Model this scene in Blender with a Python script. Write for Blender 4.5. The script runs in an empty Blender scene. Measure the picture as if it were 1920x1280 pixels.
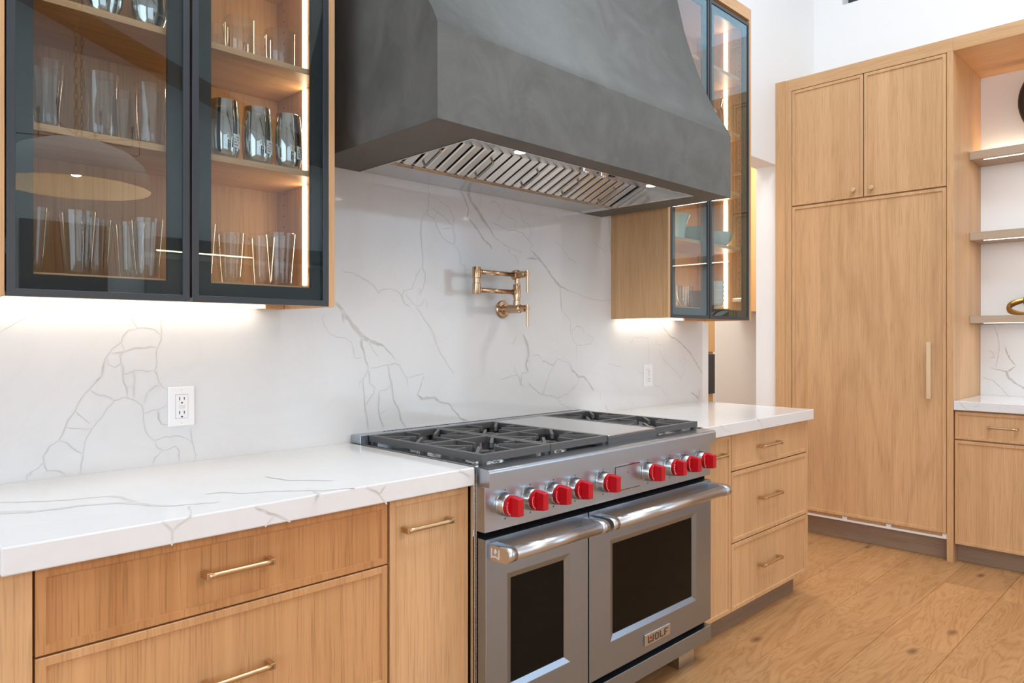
import bpy, bmesh, math, random
from mathutils import Vector, Matrix, Euler
PI = math.pi
random.seed(7)
S = bpy.context.scene
C = S.collection

# ---------------------------------------------------------------- camera, world, lights, exposure
cam_d = bpy.data.cameras.new('camera')
cam_d.sensor_width = 36.0
cam_d.sensor_fit = 'HORIZONTAL'
cam_d.lens = 1343.2219 / 1920 * 36.0
cam_d.shift_y = -(640 - 630.5157) / 1920
cam_d.clip_start = 0.05
cam = bpy.data.objects.new('camera', cam_d)
cam.location = (-0.9776, -2.142, 1.2796)
cam.rotation_euler = (PI / 2, 0, math.radians(45.3748 - 90))
C.objects.link(cam)
S.camera = cam

S.view_settings.view_transform = 'Standard'
S.view_settings.look = 'None'
S.view_settings.gamma = 1.0
S.view_settings.use_curve_mapping = False
S.view_settings.exposure = 0.0
S.cycles.use_denoising = True
S.cycles.max_bounces = 14
S.cycles.diffuse_bounces = 6
S.cycles.glossy_bounces = 6
S.cycles.transmission_bounces = 12
S.cycles.transparent_max_bounces = 16
S.cycles.sample_clamp_indirect = 6.0
S.cycles.caustics_reflective = False
S.cycles.caustics_refractive = False

w = bpy.data.worlds.new('sky'); S.world = w
w.use_nodes = True
bg = w.node_tree.nodes['Background']
bg.inputs[0].default_value = (0.70, 0.85, 1.0, 1)
bg.inputs[1].default_value = 1.6

def area(name, loc, rot, sx, sy, power, col=(1, 1, 1), spread=180):
    d = bpy.data.lights.new(name, 'AREA')
    d.shape = 'RECTANGLE'; d.size = sx; d.size_y = sy
    d.energy = power; d.color = col; d.spread = math.radians(spread)
    o = bpy.data.objects.new(name, d); o.location = loc; o.rotation_euler = rot
    C.objects.link(o); return o

# daylight in the window openings (windows are built below, around these)
area('daylight_front', (-1.7, -7.42, 1.75), (-PI / 2, 0, PI), 4.2, 2.7, 34, (0.74, 0.87, 1.0))
area('daylight_left', (-4.42, -3.4, 1.75), (0, -PI / 2, 0), 2.7, 5.0, 122, (0.74, 0.87, 1.0))
area('daylight_right', (4.19, -5.5, 1.75), (0, PI / 2, 0), 2.6, 3.2, 42, (0.76, 0.88, 1.0))
area('skylight_fill', (1.2, -2.25, 5.12), (0, 0, 0), 3.1, 2.4, 158, (0.82, 0.92, 1.0))  # unseen skylight, added to light the hood and counters from overhead

# ---------------------------------------------------------------- materials
def mat(name, col=(0.8, 0.8, 0.8), rough=0.5, metal=0.0, spec=0.5, emis=None, estr=0.0, coat=0.0):
    m = bpy.data.materials.new(name); m.use_nodes = True
    b = m.node_tree.nodes['Principled BSDF']
    b.inputs['Base Color'].default_value = (*col, 1)
    b.inputs['Roughness'].default_value = rough
    b.inputs['Metallic'].default_value = metal
    b.inputs['Specular IOR Level'].default_value = spec
    b.inputs['Coat Weight'].default_value = coat
    if emis:
        b.inputs['Emission Color'].default_value = (*emis, 1)
        b.inputs['Emission Strength'].default_value = estr
    return m

class NT:
    def __init__(s, m): s.t = m.node_tree; s.n = s.t.nodes; s.l = s.t.links; s.b = s.n['Principled BSDF']
    def add(s, typ, **kw):
        n = s.n.new(typ)
        for k, v in kw.items(): setattr(n, k, v)
        return n
    def link(s, a, b): s.l.new(a, b)
    def coords(s, scale, rnd=6.0):
        g = s.add('ShaderNodeNewGeometry'); oi = s.add('ShaderNodeObjectInfo')
        mul = s.add('ShaderNodeMath', operation='MULTIPLY'); mul.inputs[1].default_value = rnd
        s.link(oi.outputs['Random'], mul.inputs[0])
        ad = s.add('ShaderNodeVectorMath', operation='ADD')
        s.link(g.outputs['Position'], ad.inputs[0]); s.link(mul.outputs[0], ad.inputs[1])
        mp = s.add('ShaderNodeMapping'); mp.inputs['Scale'].default_value = scale
        s.link(ad.outputs[0], mp.inputs['Vector']); return mp.outputs['Vector']
    def noise(s, vec, scale=1.0, detail=3.0, rough=0.55, dist=0.0):
        n = s.add('ShaderNodeTexNoise'); n.inputs['Scale'].default_value = scale
        n.inputs['Detail'].default_value = detail; n.inputs['Roughness'].default_value = rough
        n.inputs['Distortion'].default_value = dist
        if vec is not None: s.link(vec, n.inputs['Vector'])
        return n.outputs['Fac']
    def ramp(s, fac, stops):
        r = s.add('ShaderNodeValToRGB'); e = r.color_ramp.elements
        while len(e) < len(stops): e.new(0.5)
        for q, (p, c) in zip(e, stops): q.position = p; q.color = (*c, 1)
        s.link(fac, r.inputs[0]); return r.outputs[0]
    def mix(s, a, b, fac, typ='MIX'):
        n = s.add('ShaderNodeMix', data_type='RGBA', blend_type=typ)
        for k, v in ((6, a), (7, b)):
            if hasattr(v, 'is_linked'): s.link(v, n.inputs[k])
            else: n.inputs[k].default_value = (*v, 1)
        if hasattr(fac, 'is_linked'): s.link(fac, n.inputs[0])
        else: n.inputs[0].default_value = fac
        return n.outputs[2]
    def contour(s, fac, n, stops):
        """growth-ring lines: contour bands of a stretched noise"""
        mu = s.add('ShaderNodeMath', operation='MULTIPLY'); mu.inputs[1].default_value = n; s.link(fac, mu.inputs[0])
        pp = s.add('ShaderNodeMath', operation='PINGPONG'); pp.inputs[1].default_value = 1.0; s.link(mu.outputs[0], pp.inputs[0])
        return s.ramp(pp.outputs[0], stops)
    def bump(s, h, strength, dist=0.002):
        n = s.add('ShaderNodeBump'); n.inputs['Strength'].default_value = strength
        n.inputs['Distance'].default_value = dist
        s.link(h, n.inputs['Height']); s.link(n.outputs[0], s.b.inputs['Normal'])

def wood(name, axis, light, dark, fig=0.0, rough=0.42, fine=1.0):
    """straight-grained oak; axis is the grain direction"""
    m = mat(name, light, rough, spec=0.35); t = NT(m)
    def sc(across, along):
        return tuple(along if a == axis else across for a in 'xyz')
    v1 = t.coords(sc(260, 6)); n1 = t.noise(v1, 1.0, 2.0, 0.6)
    v2 = t.coords(sc(34, 0.7)); n2 = t.noise(v2, 1.0, 3.0, 0.6, 0.2)
    v3 = t.coords(sc(7, 0.35)); n3 = t.noise(v3, 1.0, 2.0, 0.5, 0.4)
    c = t.ramp(n2, [(0.25, dark), (0.72, light)])
    lighter = tuple(min(1, q * 1.10) for q in light)
    c = t.mix(c, t.ramp(n3, [(0.3, dark), (0.7, lighter)]), 0.35)
    if fig:
        nf = t.noise(t.coords(sc(3.2, 0.42)), 1.0, 2.5, 0.5, 0.6)
        c = t.mix(c, t.contour(nf, 16.0, [(0.0, tuple(q * 0.78 for q in dark)), (0.5, light), (1.0, lighter)]), fig)
    f = t.ramp(n1, [(0.28, (0.60, 0.57, 0.53)), (0.5, (1, 1, 1))])
    c = t.mix(c, f, 0.55 * fine, 'MULTIPLY')
    t.link(c, t.b.inputs['Base Color'])
    t.bump(n1, 0.12, 0.0006)
    return m

OL, OD = (0.655, 0.400, 0.208), (0.52, 0.292, 0.134)
M = {}
M['oak_z'] = wood('oak_vertical', 'z', OL, OD)
M['oak_x'] = wood('oak_along_x', 'x', OL, OD)
M['oak_y'] = wood('oak_along_y', 'y', OL, OD)
M['oak_fig'] = wood('oak_cathedral', 'z', OL, OD, fig=0.24)
M['oak_rich'] = wood('oak_rift_drawer', 'z', (0.56, 0.285, 0.118), (0.37, 0.160, 0.055), fine=1.25)
M['oak_mid'] = wood('oak_rift_lower_drawer', 'z', (0.60, 0.335, 0.155), (0.44, 0.215, 0.085), fine=1.2)
M['oak_richx'] = wood('oak_rift_rail', 'x', (0.53, 0.27, 0.115), (0.36, 0.16, 0.058))
M['oak_grey_shaded_x'] = wood('oak_greyed_shaded_x', 'x', (0.26, 0.185, 0.13), (0.18, 0.12, 0.08))  # greyer kick oak, with the shade under the cabinets darkened into its colour
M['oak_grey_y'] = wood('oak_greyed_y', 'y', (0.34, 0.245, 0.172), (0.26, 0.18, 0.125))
M['oak_shelf'] = wood('oak_shelf_taupe', 'y', (0.50, 0.39, 0.29), (0.40, 0.30, 0.215), fine=0.6)

def floor_mat():
    m = mat('oak_floor', (0.5, 0.28, 0.12), 0.42, spec=0.4); t = NT(m)
    a, b = (0.49, 0.262, 0.108), (0.32, 0.148, 0.056)
    nf = t.noise(t.coords((1.15, 6.0, 6.0), 9.0), 1.0, 3.5, 0.55, 1.1)
    c = t.contour(nf, 26.0, [(0.0, b), (0.42, a), (1.0, (0.55, 0.315, 0.145))])
    n2 = t.noise(t.coords((0.9, 5, 5), 9.0), 1.0, 3.0, 0.6, 0.5)
    c = t.mix(c, t.ramp(n2, [(0.3, (0.42, 0.215, 0.088)), (0.7, (0.55, 0.31, 0.142))]), 0.52)
    n1 = t.noise(t.coords((8, 300, 300), 9.0), 1.0, 2.0)
    c = t.mix(c, t.ramp(n1, [(0.3, (0.72, 0.68, 0.62)), (0.55, (1, 1, 1))]), 0.45, 'MULTIPLY')
    # knots
    vo = t.add('ShaderNodeTexVoronoi', feature='F1', voronoi_dimensions='2D'); vo.inputs['Scale'].default_value = 1.0
    t.link(t.coords((1.1, 2.6, 2.6), 9.0), vo.inputs['Vector'])
    k = t.ramp(vo.outputs['Distance'], [(0.012, (1, 1, 1)), (0.060, (0, 0, 0))])
    c = t.mix(c, (0.15, 0.072, 0.034), t.mix((0, 0, 0), k, 0.85))
    oi = t.add('ShaderNodeObjectInfo')
    tone = t.ramp(oi.outputs['Random'], [(0.0, (0.84, 0.83, 0.81)), (1.0, (1.05, 1.0, 0.96))])
    c = t.mix(c, tone, 1.0, 'MULTIPLY')
    t.link(c, t.b.inputs['Base Color']); t.bump(n1, 0.08, 0.0005)
    return m
M['floor'] = floor_mat()

def quartz():
    m = mat('white_quartz', (0.85, 0.85, 0.84), 0.09, spec=0.5); t = NT(m)
    at = t.add('ShaderNodeAttribute', attribute_name='vein')
    n = t.noise(t.coords((9, 9, 9), 0), 1.0, 4.0, 0.6)
    n2 = t.noise(t.coords((2.2, 2.2, 2.2), 0), 1.0, 5.0, 0.6, 1.2)
    base = t.mix((0.725, 0.729, 0.732), (0.69, 0.69, 0.688), t.ramp(n2, [(0.46, (0, 0, 0)), (0.5, (0.35, 0.35, 0.35)), (0.54, (0, 0, 0))]))
    vc = t.mix((0.32, 0.285, 0.24), (0.46, 0.425, 0.375), n)
    c = t.mix(base, vc, at.outputs['Fac'])
    t.link(c, t.b.inputs['Base Color'])
    return m
M['quartz'] = quartz()

def plaster():
    m = mat('grey_limewash_plaster', (0.17, 0.17, 0.155), 0.62, spec=0.35); t = NT(m)
    n = t.noise(t.coords((3.0, 3.0, 2.2), 0), 1.0, 6.0, 0.62, 1.4)
    n2 = t.noise(t.coords((6, 6, 5), 0), 1.0, 6.0, 0.66, 1.0)
    c = t.ramp(n, [(0.25, (0.096, 0.094, 0.085)), (0.5, (0.120, 0.118, 0.107)), (0.75, (0.154, 0.152, 0.141))])
    c = t.mix(c, t.ramp(n2, [(0.38, (0.094, 0.092, 0.083)), (0.64, (0.169, 0.167, 0.156))]), 0.5)
    t.link(c, t.b.inputs['Base Color'])
    r = t.ramp(n2, [(0.3, (0.5, 0.5, 0.5)), (0.7, (0.7, 0.7, 0.7))]); t.link(r, t.b.inputs['Roughness'])
    t.bump(n2, 0.15, 0.004)
    return m
M['plaster'] = plaster()

def steel(name, axis='x', col=(0.335, 0.370, 0.415), rough=0.30, var=0.05):
    m = mat(name, col, rough, 1.0); t = NT(m)
    s = tuple(1.2 if a == axis else 1500 for a in 'xyz')
    n = t.noise(t.coords(s, 0), 1.0, 1.0)
    r = t.ramp(n, [(0.2, (rough - var * .5,) * 3), (0.8, (rough + var,) * 3)])
    t.link(r, t.b.inputs['Roughness'])
    c = t.mix(tuple(q * 0.985 for q in col), tuple(min(1, q * 1.015) for q in col), n)
    t.link(c, t.b.inputs['Base Color'])
    return m
M['steel'] = steel('brushed_steel', 'x', (0.325, 0.375, 0.44))
M['steel_top'] = steel('brushed_steel_panel', 'x', (0.45, 0.495, 0.555), 0.28, 0.0)
M['steel_hi'] = steel('polished_steel', 'x', (0.62, 0.625, 0.635), 0.15, 0.04)
M['steel_bar'] = steel('satin_steel_bar', 'x', (0.60, 0.605, 0.615), 0.30, 0.02)
M['steel_y'] = steel('brushed_steel_y', 'y', (0.74, 0.72, 0.69), 0.25, 0.06)
M['baffle'] = mat('baffle_steel', (0.78, 0.755, 0.72), 0.32, 1.0)
M['bezel'] = mat('satin_bezel', (0.62, 0.62, 0.61), 0.24, 1.0)
M['crest'] = mat('raised_silver_mark', (0.80, 0.82, 0.84), 0.35, 0.5)
M['dull'] = mat('dull_steel', (0.36, 0.35, 0.33), 0.38, 1.0)
M['chrome'] = mat('chrome', (0.78, 0.77, 0.75), 0.10, 1.0)
M['iron'] = mat('cast_iron', (0.085, 0.085, 0.086), 0.46, spec=0.5)
M['black'] = mat('black_enamel', (0.012, 0.012, 0.013), 0.30)
M['dark'] = mat('dark_gap', (0.006, 0.006, 0.006), 0.8, spec=0.05)
M['red'] = mat('red_knob', (0.45, 0.003, 0.009), 0.34, spec=0.4)
M['brass'] = mat('brushed_brass', (0.60, 0.415, 0.235), 0.36, 1.0)
M['brass_lit'] = mat('lit_satin_brass', (0.82, 0.62, 0.40), 0.45, 1.0)  # same brass, lightened in colour for the window light it reflects
M['bronze'] = mat('champagne_bronze', (0.56, 0.385, 0.245), 0.22, 1.0)
M['white'] = mat('white_paint', (0.86, 0.86, 0.86), 0.6, spec=0.3)
M['ceil'] = mat('ceiling_paint', (0.86, 0.86, 0.85), 0.7, spec=0.2)
M['plate'] = mat('white_plastic', (0.86, 0.86, 0.86), 0.35)
M['frame'] = mat('black_aluminium', (0.030, 0.036, 0.043), 0.38, spec=0.5)
M['band'] = mat('black_glass_band', (0.010, 0.013, 0.015), 0.35)
M['ovenglass'] = mat('black_oven_glass', (0.005, 0.004, 0.003), 0.06, spec=0.10)
M['mark'] = mat('white_print', (0.85, 0.80, 0.78), 0.5)
M['ink'] = mat('dark_print', (0.05, 0.045, 0.045), 0.4)
M['vent_white'] = mat('offwhite_plastic', (0.75, 0.72, 0.68), 0.45)
M['led'] = mat('led_diffuser', (1, 0.9, 0.75), 0.5, emis=(1.0, 0.78, 0.50), estr=24.0)
M['led_cool'] = mat('led_diffuser_neutral', (1, 1, 1), 0.5, emis=(1.0, 0.93, 0.82), estr=4.0)
M['puck'] = mat('hood_lamp', (1, 1, 1), 0.4, emis=(1.0, 0.90, 0.74), estr=9.0)
M['gold'] = mat('antique_gold', (0.47, 0.28, 0.085), 0.30, 1.0)
M['charcoal'] = mat('charcoal_ceramic', (0.03, 0.027, 0.025), 0.3)
M['porcelain'] = mat('white_porcelain', (0.82, 0.82, 0.80), 0.18)
M['celadon'] = mat('celadon_glaze', (0.45, 0.60, 0.56), 0.15)
M['amber'] = mat('amber_ceramic', (0.30, 0.14, 0.05), 0.25)
M['warmwall'] = mat('hall_cabinet_wood', (0.60, 0.36, 0.15), 0.5)
M['greige'] = mat('hall_greige_paint', (0.80, 0.79, 0.785), 0.6)
M['roofblue'] = mat('blue_metal_roof', (0.05, 0.16, 0.27), 0.4)
M['beam'] = wood('beam_wood', 'x', (0.30, 0.17, 0.07), (0.2, 0.10, 0.04))

def glassy(name, tint, glossy=(1, 1, 1), ior=1.5, rough=0.0, boost=1.0):
    m = bpy.data.materials.new(name); m.use_nodes = True
    t = m.node_tree; n = t.nodes; n.clear()
    o = n.new('ShaderNodeOutputMaterial'); mx = n.new('ShaderNodeMixShader')
    tr = n.new('ShaderNodeBsdfTransparent'); tr.inputs[0].default_value = (*tint, 1)
    g = n.new('ShaderNodeBsdfGlossy'); g.inputs[0].default_value = (*glossy, 1); g.inputs['Roughness'].default_value = rough
    f = n.new('ShaderNodeFresnel'); f.inputs[0].default_value = ior
    mu = n.new('ShaderNodeMath'); mu.operation = 'MULTIPLY'; mu.inputs[1].default_value = boost; mu.use_clamp = True
    geo = n.new('ShaderNodeNewGeometry'); fr = n.new('ShaderNodeMath'); fr.operation = 'SUBTRACT'; fr.inputs[0].default_value = 1.0
    t.links.new(geo.outputs['Backfacing'], fr.inputs[1])          # reflect once, where the light enters the sheet
    m2 = n.new('ShaderNodeMath'); m2.operation = 'MULTIPLY'
    t.links.new(f.outputs[0], mu.inputs[0]); t.links.new(mu.outputs[0], m2.inputs[0]); t.links.new(fr.outputs[0], m2.inputs[1]); t.links.new(m2.outputs[0], mx.inputs[0])
    t.links.new(tr.outputs[0], mx.inputs[1]); t.links.new(g.outputs[0], mx.inputs[2])
    t.links.new(mx.outputs[0], o.inputs[0]); return m
M['pane'] = glassy('grey_tinted_glass', (0.88, 0.90, 0.90), (0.74, 0.93, 1.0), 1.5, 0.0, 2.1)
M['clear'] = glassy('window_glass', (0.97, 0.98, 0.98))

M['tumbler'] = glassy('clear_drinking_glass', (0.965, 0.972, 0.968), (1, 1, 1), 1.5, 0.0, 2.2)
M['mirror'] = glassy('silvered_smoke_glass', (0.50, 0.48, 0.45), (0.95, 0.98, 0.97), 1.5, 0.02, 13.0)

# ---------------------------------------------------------------- mesh helpers (all in world coordinates)
def B(): return bmesh.new()

def bx(bm, x0, x1, y0, y1, z0, z1, bev=0.0, seg=1):
    b = bm if not bev else bmesh.new()
    x0, x1 = min(x0, x1), max(x0, x1); y0, y1 = min(y0, y1), max(y0, y1); z0, z1 = min(z0, z1), max(z0, z1)
    v = [b.verts.new(p) for p in ((x0, y0, z0), (x1, y0, z0), (x1, y1, z0), (x0, y1, z0),
                                  (x0, y0, z1), (x1, y0, z1), (x1, y1, z1), (x0, y1, z1))]
    for f in ((3, 2, 1, 0), (4, 5, 6, 7), (0, 1, 5, 4), (1, 2, 6, 5), (2, 3, 7, 6), (3, 0, 4, 7)):
        b.faces.new([v[i] for i in f])
    if bev:
        bmesh.ops.bevel(b, geom=list(b.edges), offset=bev, segments=seg, profile=0.5, affect='EDGES')
        merge(bm, b)
    return bm

def merge(bm, b):
    mp = {}
    for v in b.verts: mp[v] = bm.verts.new(v.co)
    for f in b.faces:
        try:
            nf = bm.faces.new([mp[v] for v in f.verts]); nf.smooth = f.smooth
        except ValueError: pass
    b.free()

def hexa(bm, c):
    """8 corners: bottom loop 0-3 counter-clockwise from above, top loop 4-7"""
    v = [bm.verts.new(p) for p in c]
    for f in ((3, 2, 1, 0), (4, 5, 6, 7), (0, 1, 5, 4), (1, 2, 6, 5), (2, 3, 7, 6), (3, 0, 4, 7)):
        bm.faces.new([v[i] for i in f])
    return bm

def bar(bm, a, b, w, h, up=(0, 0, 1)):
    """box bar from a to b, width w (sideways), height h (along up, centred)"""
    a, b, up = Vector(a), Vector(b), Vector(up)
    d = (b - a).normalized(); s = d.cross(up).normalized() * w / 2; u = s.cross(d).normalized() * h / 2
    return hexa(bm, [a - s - u, a + s - u, b + s - u, b - s - u, a - s + u, a + s + u, b + s + u, b - s + u])

def extrude_prof(bm, prof, axis, a, b):
    """closed profile (2D) swept along axis from a to b; prof order (other axes in xyz order)"""
    def P(p, t):
        return {'x': (t, p[0], p[1]), 'y': (p[0], t, p[1]), 'z': (p[0], p[1], t)}[axis]
    v0 = [bm.verts.new(P(p, a)) for p in prof]; v1 = [bm.verts.new(P(p, b)) for p in prof]
    n = len(prof)
    for i in range(n): bm.faces.new([v0[i], v0[(i + 1) % n], v1[(i + 1) % n], v1[i]])
    bm.faces.new(v0[::-1]); bm.faces.new(v1)
    return bm

def lathe(bm, prof, c, axis='z', segs=32, smooth=True, wob=None):
    """prof: [(radius, height along axis)] from c; radius 0 closes"""
    c = Vector(c); rings = []
    for r, h in prof:
        if r <= 1e-6:
            p = {'x': (h, 0, 0), 'y': (0, h, 0), 'z': (0, 0, h)}[axis]
            rings.append([bm.verts.new(c + Vector(p))]); continue
        ring = []
        for i in range(segs):
            a = 2 * PI * i / segs
            rr = r * (1 + (wob(a, h) if wob else 0))
            u, v = rr * math.cos(a), rr * math.sin(a)
            p = {'x': (h, u, v), 'y': (v, h, u), 'z': (u, v, h)}[axis]
            ring.append(bm.verts.new(c + Vector(p)))
        rings.append(ring)
    for A, D in zip(rings, rings[1:]):
        for i in range(segs):
            j = (i + 1) % segs
            if len(A) == 1 and len(D) == 1: continue
            if len(A) == 1: f = bm.faces.new([A[0], D[i], D[j]])
            elif len(D) == 1: f = bm.faces.new([A[i], D[0], A[j]])
            else: f = bm.faces.new([A[i], D[i], D[j], A[j]])
            f.smooth = smooth
    # crisp corners of the profile stay crisp
    for k in range(1, len(prof) - 1):
        (r0, h0), (r1, h1), (r2, h2) = prof[k - 1:k + 2]
        if len(rings[k]) == 1: continue
        a = Vector((r1 - r0, h1 - h0)); c2 = Vector((r2 - r1, h2 - h1))
        if a.length < 1e-7 or c2.length < 1e-7 or a.angle(c2) > 0.6:
            for i in range(segs):
                e = bm.edges.get((rings[k][i], rings[k][(i + 1) % segs]))
                if e: e.smooth = False
    return bm

def tube(bm, pts, r, segs=12, cap=True, closed=False):
    pts = [Vector(p) for p in pts]; n = len(pts); rings = []
    R = r if isinstance(r, (list, tuple)) else [r] * n
    up = None
    for i, p in enumerate(pts):
        if closed: d = (pts[(i + 1) % n] - pts[i - 1]).normalized()
        elif i == 0: d = (pts[1] - p).normalized()
        elif i == n - 1: d = (p - pts[i - 1]).normalized()
        else: d = ((pts[i + 1] - p).normalized() + (p - pts[i - 1]).normalized()).normalized()
        if up is None:
            up = Vector((0, 0, 1)) if abs(d.z) < 0.9 else Vector((1, 0, 0))
        s = d.cross(up).normalized(); u = s.cross(d).normalized(); up = u
        rings.append([bm.verts.new(p + (s * math.cos(2 * PI * k / segs) + u * math.sin(2 * PI * k / segs)) * R[i]) for k in range(segs)])
    m = n if closed else n - 1
    for i in range(m):
        A, D = rings[i], rings[(i + 1) % n]
        for k in range(segs):
            f = bm.faces.new([A[k], A[(k + 1) % segs], D[(k + 1) % segs], D[k]]); f.smooth = True
    if cap and not closed:
        bm.faces.new(rings[0][::-1]); bm.faces.new(rings[-1])
    return bm

ROOT = {}
def new_mesh(name, bm, m, loc=(0, 0, 0)):
    loc = Vector(loc)
    for v in bm.verts: v.co -= loc
    bmesh.ops.recalc_face_normals(bm, faces=list(bm.faces))
    me = bpy.data.meshes.new(name); bm.to_mesh(me); bm.free()
    for k in (m if isinstance(m, (list, tuple)) else [m]): me.materials.append(k)
    return me

def part(name, bm, m, parent, label=None, kind=None):
    """a part: own mesh, child of its thing (or of another part)"""
    L = ROOT[parent.name]
    o = bpy.data.objects.new(name, new_mesh(name, bm, m, L)); C.objects.link(o)
    o.parent = parent; ROOT[o.name] = L
    if label: o['label'] = label
    if kind: o['kind'] = kind
    return o

def tag(o, label, cat, group=None):
    o['label'] = label; o['category'] = cat
    if group: o['group'] = group
    return o

def thing(name, label, cat, loc, group=None):
    o = bpy.data.objects.new(name, None); C.objects.link(o)
    o.empty_display_size = 0.05
    o.location = loc; ROOT[o.name] = Vector(loc)
    return tag(o, label, cat, group)

def solo(name, bm, m, label, cat, loc, group=None):
    o = bpy.data.objects.new(name, new_mesh(name, bm, m, loc)); C.objects.link(o)
    o.location = loc; ROOT[o.name] = Vector(loc)
    return tag(o, label, cat, group)

def struct(name, bm, m, loc=(0, 0, 0)):
    o = bpy.data.objects.new(name, new_mesh(name, bm, m, loc)); C.objects.link(o)
    o.location = loc; ROOT[o.name] = Vector(loc); o['kind'] = 'structure'
    return o

def dup(root, loc, label=None, group=None, rotz=0.0):
    r = root.copy(); C.objects.link(r); r.location = loc; r.rotation_euler = (0, 0, rotz)
    ROOT[r.name] = Vector(loc)
    if label: r['label'] = label
    if group: r['group'] = group
    for ch in list(root.children):
        c = ch.copy(); C.objects.link(c); c.parent = r; ROOT[c.name] = Vector(loc)
        for g in list(ch.children):
            d = g.copy(); C.objects.link(d); d.parent = c; ROOT[d.name] = Vector(loc)
    return r

def veins(name, key, plane, val, parent, strength=0.68):
    """mineral veins of the slab: thin ribbons set flush in its face, soft-edged through the 'vein' attribute"""
    bm = bmesh.new(); lay = bm.verts.layers.float.new('vein'); rnd = random.Random(3)
    i = 'xyz'.index(plane)
    def P(a, b, off):
        q = [a, b]; q.insert(i, val - off if plane in 'xy' else val + off); return q
    for li, line in enumerate(VEINS[key]):
        pts = []; off = 0.0003 + (li % 12) * 0.00008
        for (a0, b0, w0), (a1, b1, w1) in zip(line, line[1:]):
            L = math.hypot(a1 - a0, b1 - b0); n = max(1, int(L / 0.012))
            px, py = -(b1 - b0) / (L + 1e-9), (a1 - a0) / (L + 1e-9)
            for k in range(n):
                t = k / n; j = (rnd.random() - 0.5) * min(0.005, L * 0.2) if k else 0
                pts.append((a0 + (a1 - a0) * t + px * j, b0 + (b1 - b0) * t + py * j, (w0 + (w1 - w0) * t) * (0.7 + 0.6 * rnd.random())))
        pts.append(line[-1])
        prev = None
        for k, (a, b, wd) in enumerate(pts):
            a2, b2, _ = pts[min(k + 1, len(pts) - 1)]; a1, b1, _ = pts[max(k - 1, 0)]
            L = math.hypot(a2 - a1, b2 - b1) + 1e-9
            nx, ny = -(b2 - b1) / L, (a2 - a1) / L
            h = wd / 1000 * (0.56 if wd < 7.5 else 0.74) + 0.0006
            st = strength * (0.60 if wd < 3.2 else 0.88 if wd < 7.5 else 0.72) * (0.75 + 0.5 * rnd.random())
            if k in (0, len(pts) - 1): st *= 0.3
            ws = (-1, -0.55, 0.55, 1); vs = (0, st, st, 0)
            row = []
            for q, s in zip(ws, vs):
                v = bm.verts.new(P(a + nx * h * q, b + ny * h * q, off)); v[lay] = s; row.append(v)
            if prev:
                for c in range(3): bm.faces.new([prev[c], prev[c + 1], row[c + 1], row[c]])
            prev = row
    o = part(name, bm, M['quartz'], parent, kind='stuff')
    return o

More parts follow.
